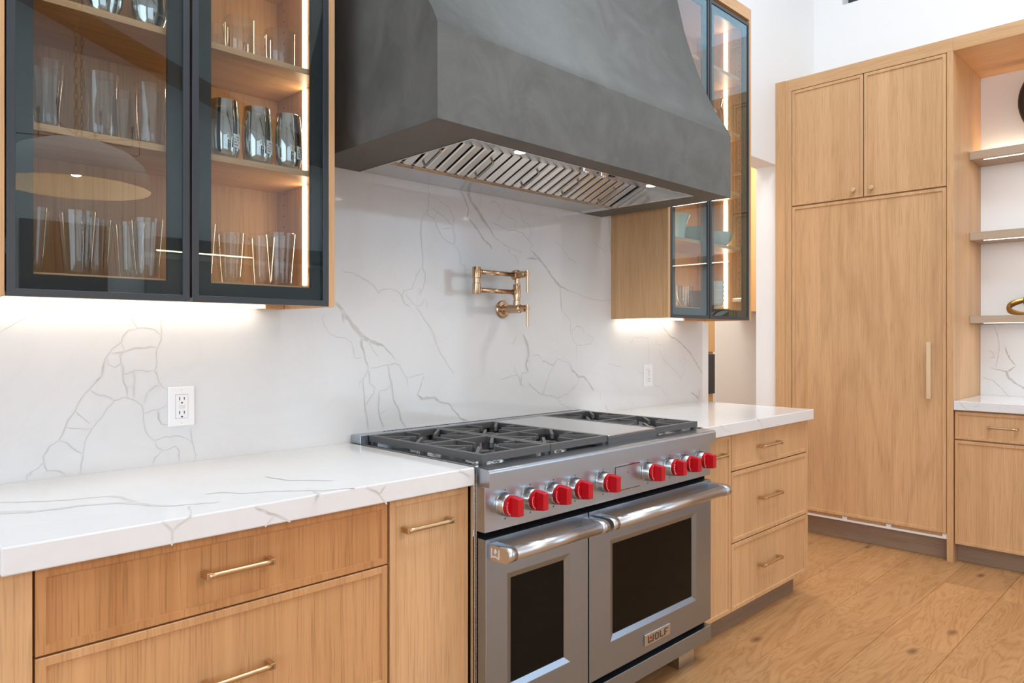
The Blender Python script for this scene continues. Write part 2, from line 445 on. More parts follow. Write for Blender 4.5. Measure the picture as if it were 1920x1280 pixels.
# vein courses on the slabs, in metres on each face (a, b, width in mm)
VEINS = {
 'w': [
  [(-0.636,1.29,1.7),(-0.612,1.306,1.7),(-0.575,1.334,1.7),(-0.543,1.353,1.7),(-0.511,1.364,1.7)],
  [(-0.335,1.363,1.7),(-0.334,1.343,1.7),(-0.338,1.327,1.7),(-0.323,1.303,1.7),(-0.296,1.303,1.7),(-0.277,1.299,1.7),(-0.258,1.283,1.7),(-0.265,1.258,1.7),(-0.273,1.234,1.7),(-0.271,1.209,1.7),(-0.277,1.184,1.7),(-0.267,1.155,1.7),(-0.256,1.136,1.7),(-0.242,1.127,1.7)],
  [(-0.246,1.362,1.7),(-0.26,1.324,1.7),(-0.258,1.283,1.7)],
  [(-0.323,1.301,1.7),(-0.345,1.297,1.7),(-0.36,1.279,1.7),(-0.363,1.263,1.7),(-0.385,1.247,1.7),(-0.403,1.22,1.7),(-0.408,1.196,4.0),(-0.41,1.173,3.0),(-0.427,1.156,2.0),(-0.441,1.139,2.0),(-0.453,1.125,2.0),(-0.468,1.099,2.0),(-0.473,1.084,2.0),(-0.49,1.062,2.0),(-0.497,1.04,2.0),(-0.51,1.011,2.0),(-0.531,0.998,2.0),(-0.545,0.974,2.0),(-0.543,0.959,2.0),(-0.556,0.945,2.0),(-0.572,0.936,2.0),(-0.58,0.93,2.0),(-0.58,0.919,2.0)],
  [(-0.363,1.263,1.7),(-0.356,1.247,1.7),(-0.356,1.239,1.7),(-0.389,1.235,1.7)],
  [(-0.356,1.239,1.7),(-0.33,1.248,1.7),(-0.277,1.25,1.7)],
  [(-0.356,1.239,1.7),(-0.367,1.227,1.7),(-0.363,1.207,1.7),(-0.378,1.196,1.7),(-0.396,1.204,1.7),(-0.397,1.22,1.7)],
  [(-0.363,1.207,1.7),(-0.358,1.183,1.7),(-0.36,1.175,1.7),(-0.33,1.186,1.7),(-0.308,1.185,1.7),(-0.3,1.181,1.7),(-0.277,1.184,1.7)],
  [(-0.36,1.175,1.7),(-0.358,1.155,1.7),(-0.35,1.141,1.7),(-0.35,1.115,1.7)],
  [(-0.332,1.182,1.7),(-0.33,1.15,1.7),(-0.332,1.11,1.7)],
  [(-0.35,1.141,1.7),(-0.332,1.142,1.7)],
  [(-0.441,1.139,1.7),(-0.417,1.121,1.7),(-0.403,1.12,1.7),(-0.381,1.107,1.7)],
  [(-0.463,0.918,1.7),(-0.455,0.967,1.7),(-0.451,1.001,1.7),(-0.431,1.038,1.7),(-0.403,1.075,1.7),(-0.381,1.105,1.7),(-0.356,1.113,1.7),(-0.334,1.106,1.7),(-0.311,1.088,1.7),(-0.306,1.063,1.7),(-0.304,1.031,1.7),(-0.296,1.006,1.7),(-0.277,0.987,1.7),(-0.25,0.995,1.7),(-0.21,0.993,1.7),(-0.181,0.978,1.7),(-0.169,0.957,1.7),(-0.163,0.933,1.7),(-0.167,0.916,1.7)],
  [(-0.497,1.044,1.7),(-0.445,1.033,1.7),(-0.431,1.038,1.7)],
  [(-0.473,1.086,1.7),(-0.458,1.067,1.7),(-0.438,1.046,1.7)],
  [(-0.306,1.065,1.7),(-0.269,1.073,1.7),(-0.242,1.085,1.7)],
  [(-0.269,1.073,3.0),(-0.267,1.048,3.0),(-0.258,1.031,3.0),(-0.238,1.027,2.0)],
  [(-0.277,0.987,1.7),(-0.271,0.966,1.7),(-0.254,0.956,1.7),(-0.242,0.957,1.7),(-0.222,0.965,1.7),(-0.21,0.951,1.7),(-0.208,0.919,1.7)],
  [(-0.254,0.956,1.7),(-0.277,0.938,1.7),(-0.283,0.918,1.7)],
  [(-0.511,1.011,1.7),(-0.492,1.003,1.7),(-0.472,0.98,1.7),(-0.455,0.969,1.7)],
  [(-0.543,0.959,1.7),(-0.536,0.935,1.7),(-0.511,0.932,1.7),(-0.493,0.918,1.7)],
  [(-0.179,1.016,1.7),(-0.177,0.994,1.7),(-0.169,0.963,1.7)],
  [(-0.296,1.124,1.7),(-0.277,1.139,1.7),(-0.256,1.142,1.7)],
  [(-0.296,1.124,1.7),(-0.304,1.092,1.7)],
  [(-0.572,0.94,1.7),(-0.57,0.932,1.7),(-0.577,0.926,1.7)],
  [(0.297,1.394,9.0),(0.324,1.369,13.0),(0.343,1.344,10.0),(0.373,1.31,12.0),(0.398,1.284,15.0),(0.423,1.269,12.0),(0.455,1.258,9.0),(0.481,1.251,6.0),(0.507,1.231,4.0),(0.548,1.192,2.0)],
  [(0.324,1.369,9.0),(0.328,1.348,10.0),(0.329,1.327,7.0)],
  [(0.403,1.276,8.0),(0.401,1.245,7.0),(0.413,1.214,5.0),(0.416,1.197,5.0),(0.429,1.17,3.0)],
  [(0.429,1.267,7.0),(0.431,1.252,6.0)],
  [(0.262,1.357,2.0),(0.248,1.342,2.0),(0.255,1.317,2.0),(0.276,1.288,2.0),(0.3,1.278,2.0),(0.334,1.276,2.0),(0.36,1.261,2.0),(0.368,1.228,2.0),(0.375,1.204,2.0),(0.403,1.206,2.0)],
  [(0.429,1.17,2.0),(0.46,1.169,2.0),(0.513,1.177,2.0),(0.54,1.183,2.0),(0.562,1.175,2.0),(0.579,1.143,2.0),(0.595,1.129,2.0),(0.601,1.096,2.0)],
  [(0.595,1.129,2.0),(0.676,1.139,2.0)],
  [(0.429,1.17,2.0),(0.408,1.132,2.0),(0.411,1.088,2.0),(0.416,1.031,2.0),(0.423,0.996,2.0),(0.431,0.951,2.0)],
  [(0.429,1.162,2.0),(0.434,1.113,2.0),(0.455,1.099,2.0),(0.449,1.077,2.0),(0.418,1.04,2.0)],
  [(0.513,1.177,2.0),(0.518,1.141,2.0),(0.529,1.109,2.0),(0.534,1.054,2.0),(0.556,1.021,2.0),(0.568,0.975,2.0),(0.59,0.946,2.0)],
  [(0.529,1.109,2.0),(0.502,1.088,2.0),(0.475,1.085,2.0),(0.47,1.036,2.0),(0.475,1.0,2.0),(0.491,0.954,2.0)],
  [(0.475,1.0,2.0),(0.491,1.012,2.0),(0.513,1.018,2.0)],
  [(0.429,1.267,2.0),(0.444,1.24,2.0),(0.455,1.223,2.0),(0.473,1.207,2.0)],
  [(0.408,1.132,2.0),(0.393,1.119,2.0),(0.39,1.102,2.0)],
  [(0.675,1.134,3.0),(0.642,1.063,3.0),(0.661,1.048,9.0),(0.722,1.047,7.0),(0.756,1.027,6.0),(0.791,1.021,4.0),(0.821,0.99,4.0),(0.857,0.956,6.0),(0.893,0.941,3.0)],
  [(0.412,1.076,1.6),(0.414,1.034,1.6),(0.429,0.97,1.6)],
  [(0.53,1.055,1.6),(0.561,1.013,1.6),(0.565,0.976,1.6),(0.588,0.949,1.6)],
  [(0.416,1.034,1.6),(0.437,1.067,1.6)],
  [(0.692,1.871,1.6),(0.697,1.81,1.6),(0.692,1.769,1.6),(0.687,1.739,1.6),(0.672,1.738,1.6),(0.659,1.696,1.6),(0.659,1.647,1.6),(0.669,1.583,1.6),(0.664,1.538,1.6),(0.679,1.515,1.6),(0.679,1.486,1.6),(0.659,1.437,1.6),(0.641,1.438,1.6)],
  [(0.664,1.538,1.7),(0.641,1.512,1.7),(0.619,1.455,1.7),(0.582,1.446,1.7),(0.573,1.429,1.7),(0.582,1.402,1.7),(0.612,1.387,1.7)],
  [(0.321,1.502,2.2),(0.368,1.498,2.2),(0.407,1.479,2.2),(0.447,1.462,2.2),(0.472,1.433,2.2),(0.479,1.443,2.2),(0.52,1.45,2.2),(0.553,1.444,2.2),(0.573,1.421,2.2),(0.582,1.402,2.2),(0.612,1.387,2.2)],
  [(0.697,1.81,1.6),(0.744,1.8,1.6),(0.792,1.777,1.6),(0.82,1.738,1.6),(0.814,1.7,1.6),(0.825,1.663,1.6),(0.82,1.641,1.6),(0.809,1.638,1.6),(0.763,1.655,1.6),(0.744,1.684,1.6),(0.718,1.727,1.6),(0.682,1.739,1.6)],
  [(0.703,1.772,1.6),(0.734,1.753,1.6),(0.776,1.733,1.6),(0.814,1.708,1.6)],
  [(0.734,1.753,1.6),(0.718,1.723,1.6)],
  [(0.76,1.692,1.6),(0.814,1.704,1.6)],
  [(0.82,1.641,1.5),(0.847,1.606,1.5),(0.853,1.564,1.5),(0.875,1.557,1.5),(0.881,1.506,1.5)],
  [(0.587,1.438,1.6),(0.612,1.411,1.6),(0.636,1.392,1.6)],
  [(0.636,1.392,1.6),(0.659,1.396,1.6),(0.672,1.417,1.6),(0.687,1.413,1.6),(0.69,1.381,1.6)],
  [(0.636,1.392,1.6),(0.713,1.3,1.6),(0.744,1.225,1.6),(0.803,1.153,1.6),(0.825,1.131,1.6)],
  [(0.649,1.458,1.6),(0.656,1.457,1.6),(0.659,1.449,1.6),(0.651,1.444,1.6),(0.647,1.452,1.6)],
  [(0.915,1.897,11.0),(0.898,1.868,13.0),(0.895,1.842,13.0),(0.909,1.814,11.0),(0.935,1.792,10.0),(0.958,1.768,12.0),(0.982,1.742,9.0),(1.012,1.717,5.0),(1.036,1.684,3.0),(1.079,1.666,2.0),(1.117,1.651,2.0),(1.123,1.625,2.0)],
  [(0.861,1.88,4.0),(0.853,1.849,4.0),(0.878,1.814,6.0),(0.895,1.782,5.0),(0.889,1.751,5.0),(0.923,1.725,7.0),(0.958,1.69,6.0),(0.982,1.666,6.0),(1.006,1.655,6.0),(1.021,1.634,5.0)],
  [(1.024,1.745,2.0),(1.067,1.736,2.0),(1.111,1.723,2.0),(1.155,1.728,2.0),(1.208,1.715,2.0),(1.234,1.694,2.0),(1.261,1.678,2.0),(1.248,1.658,2.0)],
  [(1.251,1.651,4.0),(1.288,1.628,8.0),(1.316,1.607,6.0),(1.358,1.572,6.0),(1.394,1.54,6.0),(1.437,1.506,8.0),(1.47,1.498,6.0),(1.497,1.487,3.0),(1.55,1.479,2.0),(1.644,1.458,2.0),(1.742,1.451,2.0),(1.81,1.459,2.0)],
  [(1.224,1.612,4.0),(1.261,1.617,7.0),(1.282,1.614,7.0),(1.292,1.629,6.0)],
  [(1.797,1.85,4.0),(1.801,1.795,5.0),(1.814,1.765,5.0),(1.805,1.727,4.0),(1.814,1.685,4.0),(1.827,1.671,3.0)],
  [(0.961,1.851,1.6),(0.953,1.802,1.6),(0.935,1.792,1.6)],
  [(1.036,1.831,1.6),(1.006,1.822,1.6)],
  [(1.012,1.832,1.6),(1.055,1.829,1.6),(1.067,1.804,1.6),(1.092,1.789,1.6),(1.13,1.775,1.6),(1.155,1.769,1.6),(1.152,1.736,1.6),(1.155,1.728,1.6)],
  [(1.092,1.838,1.6),(1.079,1.796,1.6),(1.067,1.772,1.6),(1.048,1.748,1.6)],
  [(1.155,1.837,1.6),(1.194,1.806,1.6),(1.194,1.773,1.6),(1.241,1.76,1.6),(1.248,1.723,1.6),(1.234,1.694,1.6)],
  [(1.401,1.705,1.8),(1.445,1.685,1.8),(1.504,1.635,1.8),(1.558,1.612,1.8)],
  [(1.437,1.506,1.6),(1.445,1.45,1.6),(1.452,1.397,1.6)],
  [(1.117,1.651,1.6),(1.168,1.642,1.6),(1.201,1.635,1.6)],
  [(1.123,1.625,1.6),(1.155,1.618,1.6),(1.175,1.583,1.6)],
  [(1.668,1.73,1.7),(1.759,1.691,1.7),(1.784,1.688,1.7)],
  [(1.201,1.289,4.0),(1.227,1.252,7.0),(1.237,1.2,7.0),(1.22,1.163,7.0),(1.231,1.126,5.0)],
  [(1.449,1.449,1.6),(1.451,1.4,1.6),(1.512,1.351,1.6),(1.512,1.301,1.6),(1.529,1.262,1.6),(1.555,1.244,1.6),(1.555,1.16,1.6)],
  [(1.512,1.301,1.6),(1.563,1.329,1.6),(1.599,1.318,1.6),(1.608,1.29,1.6)],
  [(1.555,1.239,1.6),(1.608,1.238,1.6),(1.661,1.244,1.6),(1.675,1.272,1.6),(1.625,1.29,1.6)],
  [(2.225,1.362,7.0),(2.277,1.317,7.0),(2.335,1.278,6.0),(2.383,1.268,7.0),(2.444,1.238,7.0),(2.518,1.197,7.0),(2.582,1.141,6.0),(2.661,1.066,6.0)],
  [(1.508,1.156,4.0),(1.52,1.127,6.0),(1.572,1.092,7.0),(1.608,1.09,7.0),(1.643,1.06,7.0),(1.68,1.021,6.0)],
  [(1.323,1.174,7.0),(1.347,1.169,3.0),(1.395,1.148,4.0),(1.42,1.18,2.0)],
  [(1.42,1.18,1.6),(1.512,1.155,1.6)],
  [(1.261,1.199,1.7),(1.3,1.198,1.7),(1.323,1.174,1.7)],
  [(1.395,1.148,2.0),(1.363,1.1,2.0),(1.331,1.037,2.0),(1.316,1.027,2.0),(1.277,1.05,2.0),(1.231,1.084,2.0)],
  [(1.316,1.027,2.0),(1.403,1.011,2.0),(1.42,1.002,2.0),(1.495,1.022,2.0),(1.563,1.064,2.0),(1.572,1.086,2.0)],
  [(1.064,1.098,1.7),(1.157,1.119,1.7),(1.179,1.107,1.7),(1.186,1.076,1.7)],
  [(1.231,1.126,2.0),(1.194,1.122,2.0),(1.186,1.076,2.0),(1.209,1.067,2.0)],
  [(1.15,1.16,3.0),(1.157,1.129,3.0),(1.179,1.102,3.0)],
  [(1.143,1.242,3.0),(1.164,1.284,3.0)],
  [(1.421,1.002,1.6),(1.444,0.976,1.6),(1.512,0.949,1.6)],
  [(1.731,1.015,1.7),(1.731,0.974,1.7)],
  [(1.764,0.955,2.0),(1.787,0.92,2.0)],
  [(1.997,1.278,1.6),(2.119,1.272,1.6),(2.13,1.221,1.6),(2.13,1.145,1.6)],
  [(1.997,1.278,1.7),(1.987,1.254,1.7),(1.956,1.245,1.7)],
  [(2.186,1.272,1.6),(2.197,1.24,1.6),(2.254,1.233,1.6)],
  [(2.22,1.22,1.6),(2.254,1.168,1.6),(2.312,1.128,1.6),(2.395,1.085,1.6),(2.444,1.044,1.6)],
  [(2.531,0.965,4.0),(2.569,0.956,7.0),(2.621,0.925,8.0)],
  [(2.628,0.984,6.0),(2.624,0.929,7.0)],
  [(1.792,1.148,1.6),(1.89,1.127,1.6)],
  [(2.034,1.097,1.8),(2.092,1.09,1.8)],
  [(2.175,1.023,1.6),(2.242,1.013,1.6),(2.323,0.937,1.6)],
  [(2.456,1.11,1.7),(2.493,1.15,1.7),(2.456,1.164,1.7)],
  [(2.444,1.044,1.6),(2.481,1.109,1.6)],
 ],
 'c': [
  [(-0.681,-0.23,8.0),(-0.673,-0.232,8.0),(-0.612,-0.281,6.0),(-0.557,-0.312,6.0),(-0.51,-0.324,5.0),(-0.481,-0.331,7.0),(-0.466,-0.367,8.0),(-0.461,-0.447,12.0)],
  [(-0.698,-0.336,16.0),(-0.69,-0.341,16.0),(-0.644,-0.377,14.0),(-0.602,-0.388,11.0),(-0.551,-0.391,9.0),(-0.486,-0.422,9.0),(-0.463,-0.452,12.0),(-0.44,-0.501,9.0),(-0.411,-0.536,6.0),(-0.382,-0.542,4.0),(-0.342,-0.565,4.0),(-0.326,-0.564,3.0)],
  [(-0.319,-0.465,4.0),(-0.278,-0.476,5.0),(-0.255,-0.521,4.0),(-0.208,-0.537,4.0),(-0.122,-0.603,5.0),(-0.11,-0.622,4.0),(-0.035,-0.649,4.0)],
  [(-0.122,-0.603,4.0),(-0.139,-0.679,6.0)],
  [(-0.126,-0.365,4.0),(-0.108,-0.451,4.0),(-0.063,-0.496,4.0),(-0.03,-0.537,4.0)],
  [(-0.382,-0.542,3.0),(-0.419,-0.643,3.0)],
 ],
 'f': [
  [(-0.475,0.914,3.0),(-0.456,0.893,3.0),(-0.457,0.863,2.0)],
  [(-0.456,0.893,2.0),(-0.419,0.914,5.0)],
  [(-0.285,0.912,3.0),(-0.242,0.888,4.0),(-0.203,0.864,2.0)],
  [(-0.242,0.885,2.0),(-0.262,0.864,2.0)],
  [(-0.003,0.912,4.0),(0.036,0.889,3.0),(0.055,0.908,2.0)],
  [(0.036,0.889,2.0),(0.057,0.861,2.0)],
  [(0.292,0.913,4.0),(0.333,0.892,3.0)],
 ],
 'f2': [
  [(2.021,0.915,8.0),(2.049,0.897,6.0)],
  [(1.69,0.917,2.0),(1.739,0.892,2.0),(1.789,0.875,2.0)],
  [(2.049,0.897,2.0),(2.078,0.87,2.0)],
 ],
 'b': [
  [(-1.143,1.218,5.0),(-1.15,1.184,7.0),(-1.164,1.145,6.0),(-1.197,1.101,4.0)],
  [(-1.197,1.099,4.0),(-1.157,1.064,8.0)],
  [(-1.062,1.086,3.0),(-1.103,1.076,4.0),(-1.15,1.064,8.0),(-1.157,1.033,9.0),(-1.183,1.006,9.0),(-1.234,0.97,8.0),(-1.288,0.951,6.0)],
  [(-1.084,1.348,3.0),(-1.103,1.286,3.0),(-1.112,1.223,3.0),(-1.107,1.161,3.0),(-1.093,1.087,3.0)],
  [(-1.006,1.027,3.0),(-1.079,1.007,3.0),(-1.122,0.964,3.0),(-1.159,0.915,3.0)],
  [(-1.055,1.194,3.0),(-1.079,1.178,3.0),(-1.088,1.149,3.0),(-1.055,1.149,3.0)],
 ],
 'bf': [
  [(-1.04,0.913,4.0),(-1.058,0.889,6.0),(-1.084,0.868,5.0)],
  [(-1.137,0.913,3.0),(-1.132,0.894,3.0),(-1.108,0.887,3.0)],
  [(-1.237,0.904,4.0),(-1.232,0.879,4.0)],
 ],
}

def loops_bm(bm, loops, fill_last=True, fill_first=False):
    vs = [[bm.verts.new(p) for p in L] for L in loops]
    for A, D in zip(vs, vs[1:]):
        n = len(A)
        for i in range(n): bm.faces.new([A[i], A[(i + 1) % n], D[(i + 1) % n], D[i]])
    if fill_last: bm.faces.new(vs[-1])
    if fill_first: bm.faces.new(vs[0][::-1])
    return bm

def plane_map(plane, face):
    if plane == 'y': return lambda a, z, d: (a, face + d, z)
    return lambda a, z, d: (face + d, a, z)

def rect(P, a0, a1, z0, z1, ins, d):
    return [P(a0 + ins, z0 + ins, d), P(a1 - ins, z0 + ins, d), P(a1 - ins, z1 - ins, d), P(a0 + ins, z1 - ins, d)]

def shaker(a0, a1, z0, z1, face, plane='y', fw=0.0165, rec=0.006, th=0.02):
    """slim-shaker front: narrow raised frame round a recessed veneer panel"""
    P = plane_map(plane, face); bm = B()
    L = [rect(P, a0, a1, z0, z1, 0, th), rect(P, a0, a1, z0, z1, 0, 0.0012), rect(P, a0, a1, z0, z1, 0.0012, 0),
         rect(P, a0, a1, z0, z1, fw, 0), rect(P, a0, a1, z0, z1, fw + 0.0012, rec)]
    return loops_bm(bm, L, True, True)

def pull(cx, cz, length, face, plane='y', vertical=False, r=0.0062, proj=0.031):
    """D-shaped pull: two square posts flaring into a round bar"""
    P = plane_map(plane, face); bm = B(); h = length / 2
    for s in (-1, 1):
        if vertical:
            c = [P(cx + u, cz + s * h + v, d) for d in (0, -proj) for u, v in ((-.006, -.006), (.006, -.006), (.006, .006), (-.006, .006))]
        else:
            c = [P(cx + s * h + u, cz + v, d) for d in (0, -proj) for u, v in ((-.0062, -.0075), (.0062, -.0075), (.0062, .0075), (-.0062, .0075))]
        b = B(); hexa(b, c); bmesh.ops.recalc_face_normals(b, faces=list(b.faces))
        bmesh.ops.bevel(b, geom=list(b.edges), offset=0.0015, segments=2, profile=0.5, affect='EDGES'); merge(bm, b)
    n = 9; pts = []; rr = []
    for i in range(n):
        t = -1 + 2 * i / (n - 1)
        a = t * h
        pts.append(P(cx, cz + a, -proj + 0.0055) if vertical else P(cx + a, cz, -proj + 0.0055))
        rr.append(r + 0.0011 * max(0, abs(t) - 0.75) * 4)
    tube(bm, pts, rr, 12)
    return bm

# ================================================================ SETTING
WX0, WX1, WY0, WY1, CZ = -4.5, 4.265, -7.5, 0.03, 5.2
# floor: sub-floor plus individual oak planks (each a part)
b = B(); bx(b, WX0, 6.5, WY0, 2.2, -0.06, -0.014); floor = struct('floor', b, mat('subfloor', (0.30, 0.19, 0.10), 0.8))
rnd = random.Random(11)
PW = 0.2595; seam0 = -0.5455
row = 0; y = seam0 + PW * 3
pl_cache = {}
while y > WY0:
    y1, y0 = min(y, 0.6), max(y - PW, WY0)
    joints = {(-0.807, -0.5455): [2.96], (-1.3240, -1.0645): [2.3], (-1.5835, -1.3240): [2.113, 3.17]}
    x = WX0 - rnd.random() * 1.9; stops = []
    key = [k for k in joints if abs(k[0] - (y - PW)) < 0.02]
    while x < WX1:
        stops.append(x); x += 1.9 + rnd.random() * 0.5
    if key:
        jx = joints[key[0]]
        stops = [s for s in stops if all(abs(s - j) > 0.9 for j in jx)] + jx; stops.sort()
    stops = [max(s, WX0) for s in stops if s > WX0 - 3] + [WX1 + 0.0]
    for a, c in zip(stops, stops[1:]):
        if c - a < 0.05 or y1 - y0 < 0.02: continue
        b = B(); bx(b, a + 0.0006, c - 0.0006, y0 + 0.0006, y1 - 0.0006, -0.014, 0.0, 0.0018)
        part('plank', b, M['floor'], floor)
    y -= PW
b = B(); bx(b, WX0, 6.5, 0.6, 2.2, -0.014, 0.0); part('hall_floor_boards', b, M['floor'], floor)

# back wall with the hall opening (x 2.7245..3.668, top z 2.428)
b = B()
bx(b, WX0, 2.7245, WY1, 0.18, 0, CZ); bx(b, 3.668, 6.5, WY1, 0.18, 0, CZ); bx(b, 2.7245, 3.668, WY1, 0.18, 2.428, CZ)
bx(b, 2.66, 2.7245, 0.0, WY1, 0, 1.36)
struct('wall_back', b, M['white'])
# right wall with a clerestory window (y -5.2..-0.17, z 3.63..4.5)
b = B()
bx(b, WX1, WX1 + 0.2, -3.85, WY1, 0, 3.6297); bx(b, WX1, WX1 + 0.2, WY0, WY1, 4.5, CZ); bx(b, WX1, WX1 + 0.2, WY0, -7.15, 0, 3.6297)
bx(b, WX1, WX1 + 0.2, -7.15, -3.85, 0, 0.4); bx(b, WX1, WX1 + 0.2, -7.15, -3.85, 3.1, 3.6297)
bx(b, WX1, WX1 + 0.2, -0.17, WY1, 3.6297, 4.5); bx(b, WX1, WX1 + 0.2, WY0, -5.2, 3.6297, 4.5)
struct('wall_right', b, M['white'])
b = B(); bx(b, WX0 - 0.2, WX1 + 0.2, WY0 - 0.2, WY0, 0, 0.35); bx(b, WX0 - 0.2, -3.85, WY0 - 0.2, WY0, 0.35, 3.15)
bx(b, 0.45, WX1 + 0.2, WY0 - 0.2, WY0, 0.35, 3.15); bx(b, WX0 - 0.2, WX1 + 0.2, WY0 - 0.2, WY0, 3.15, CZ)
struct('wall_front', b, M['white'])
b = B(); bx(b, WX0 - 0.2, WX0, WY0, WY1, 0, 0.35); bx(b, WX0 - 0.2, WX0, WY0, WY1, 3.15, CZ)
bx(b, WX0 - 0.2, WX0, WY0, -5.95, 0.35, 3.15); bx(b, WX0 - 0.2, WX0, -0.85, WY1, 0.35, 3.15)
struct('wall_left', b, M['white'])
SX0, SX1, SY0, SY1 = -0.35, 2.75, -3.45, -1.05
b = B(); bx(b, WX0 - 0.2, SX0, WY0 - 0.2, 0.18, CZ, CZ + 0.15); bx(b, SX1, WX1 + 0.2, WY0 - 0.2, 0.18, CZ, CZ + 0.15)
bx(b, SX0, SX1, WY0 - 0.2, SY0, CZ, CZ + 0.15); bx(b, SX0, SX1, SY1, 0.18, CZ, CZ + 0.15)
ceiling = struct('ceiling', b, M['ceil'])
b = B(); bar(b, (-0.4, -7.2, 5.15), (4.2, -7.2, 3.62), 0.16, 0.20); part('beam', b, M['beam'], ceiling)

def window(name, plane, val, a0, a1, z0, z1, nm, m_frame, depth=0.08, horiz=0):
    def bxx(bm, u0, u1, w0, w1, d0, d1):
        if plane == 'y': bx(bm, u0, u1, val + d0, val + d1, w0, w1)
        elif plane == 'x': bx(bm, val + d0, val + d1, u0, u1, w0, w1)
    b = B(); t = 0.045
    bxx(b, a0, a1, z0, z0 + t, -depth, 0); bxx(b, a0, a1, z1 - t, z1, -depth, 0)
    bxx(b, a0, a0 + t, z0 + t, z1 - t, -depth, 0); bxx(b, a1 - t, a1, z0 + t, z1 - t, -depth, 0)
    o = struct(name, b, m_frame)
    for k in range(1, nm):
        u = a0 + (a1 - a0) * k / nm
        b = B(); bxx(b, u - 0.02, u + 0.02, z0 + t, z1 - t, -depth, 0); part('mullion', b, m_frame, o)
    b = B(); bxx(b, a0 + t, a1 - t, z0 + t, z1 - t, -depth * .6, -depth * .6 + 0.006); part('pane', b, M['clear'], o)
    return o
window('window_1', 'y', WY0 - 0.05, -3.85, 0.45, 0.35, 3.15, 4, M['frame'])
window('window_2', 'x', WX0 - 0.05, -5.95, -0.85, 0.35, 3.15, 5, M['frame'])
window('window_5', 'x', WX1 + 0.19, -7.15, -3.85, 0.4, 3.1, 4, M['frame'])
# clerestory: dark trim-less glazing with a blue standing-seam roof right outside
wn = window('window_3', 'x', WX1 + 0.19, -5.2, -0.17, 3.6297, 4.5, 5, M['frame'])
b = B()
for k in range(12):
    yy = -0.15 - k * 0.05
    bx(b, WX1 + 0.21, WX1 + 0.225, yy - 0.05, yy, 3.62, 4.2); bx(b, WX1 + 0.20, WX1 + 0.21, yy - 0.008, yy, 3.62, 4.2)
part('roof_panels', b, M['roofblue'], wn)
b = B(); bx(b, SX0, SX1, SY0, SY0 + .04, CZ + .02, CZ + .15); bx(b, SX0, SX1, SY1 - .04, SY1, CZ + .02, CZ + .15)
bx(b, SX0, SX0 + .04, SY0 + .04, SY1 - .04, CZ + .02, CZ + .15); bx(b, SX1 - .04, SX1, SY0 + .04, SY1 - .04, CZ + .02, CZ + .15)
wn = struct('added_skylight', b, M['white'])  # frame of the added skylight, out of view above the room
b = B(); bx(b, SX0 + .04, SX1 - .04, SY0 + .04, SY1 - .04, CZ + .12, CZ + .128); part('pane', b, M['clear'], wn)

# hall beyond the opening
area('hall_fill_light', (4.2, 0.72, 3.36), (0, 0, 0), 2.2, 0.5, 58, (1.0, 0.95, 0.88))  # fill light with no visible fitting, added to brighten the hall
b = B(); bx(b, 2.0, 6.5, 1.30, 1.4, 0, 3.4); struct('wall_hall_back', b, M['greige'])
b = B(); bx(b, 6.4, 6.5, 0.18, 1.30, 0, 3.4); struct('wall_hall_right', b, M['greige'])
b = B(); bx(b, 2.0, 2.1, 0.18, 1.30, 0, 3.4); struct('wall_hall_left', b, M['greige'])
b = B(); bx(b, 2.0, 6.5, 0.18, 1.4, 3.4, 3.5); struct('ceiling_hall', b, M['ceil'])
b = B(); bx(b, 4.98, 5.0, 1.272, 1.30, 0, 3.3); bx(b, 5.06, 5.075, 1.28, 1.30, 0, 3.3)
struct('trim_1', b, M['white'])
t = thing('hall_wall_cabinet', 'warm oak wall cabinet seen through the hall opening beside the right glass cabinet', 'cabinet', (5.9, 1.3, 1.52))
b = B(); bx(b, 5.55, 6.39, 0.96, 1.29, 1.52, 3.2, 0.003); part('body', b, M['warmwall'], t)
b = B(); bx(b, 5.56, 5.97, 0.94, 0.96, 1.53, 3.19, 0.003); part('door', b, M['warmwall'], t)
b = B(); bx(b, 5.975, 6.385, 0.94, 0.96, 1.53, 3.19, 0.003); part('door', b, M['warmwall'], t)
t = thing('hall_tall_cabinet', 'narrow oak cabinet edge with a dark oven, seen behind the right end of the backsplash', 'cabinet', (4.2, 0.9, 0))
b = B(); bx(b, 3.9, 4.5, 0.98, 1.28, 0, 2.6, 0.003); part('body', b, M['warmwall'], t)
b = B(); bx(b, 3.93, 4.485, 0.955, 0.98, 0.80, 1.13, 0.003); part('oven_front', b, M['black'], t)
b = B(); bx(b, 3.93, 4.485, 0.955, 0.98, 1.15, 2.55, 0.003); part('door', b, M['warmwall'], t)

# ================================================================ BACKSPLASH AND WORKTOPS
b = B(); bx(b, -0.90, 2.66, 0.0, WY1 - 0.001, 0.86, 1.90)
spl = solo('backsplash_slab', b, M['quartz'], 'tall white quartz backsplash with grey veins running up behind the range to the hood', 'backsplash', (0.9, 0, 0.86))
veins('veining', 'w', 'y', 0.0, spl)

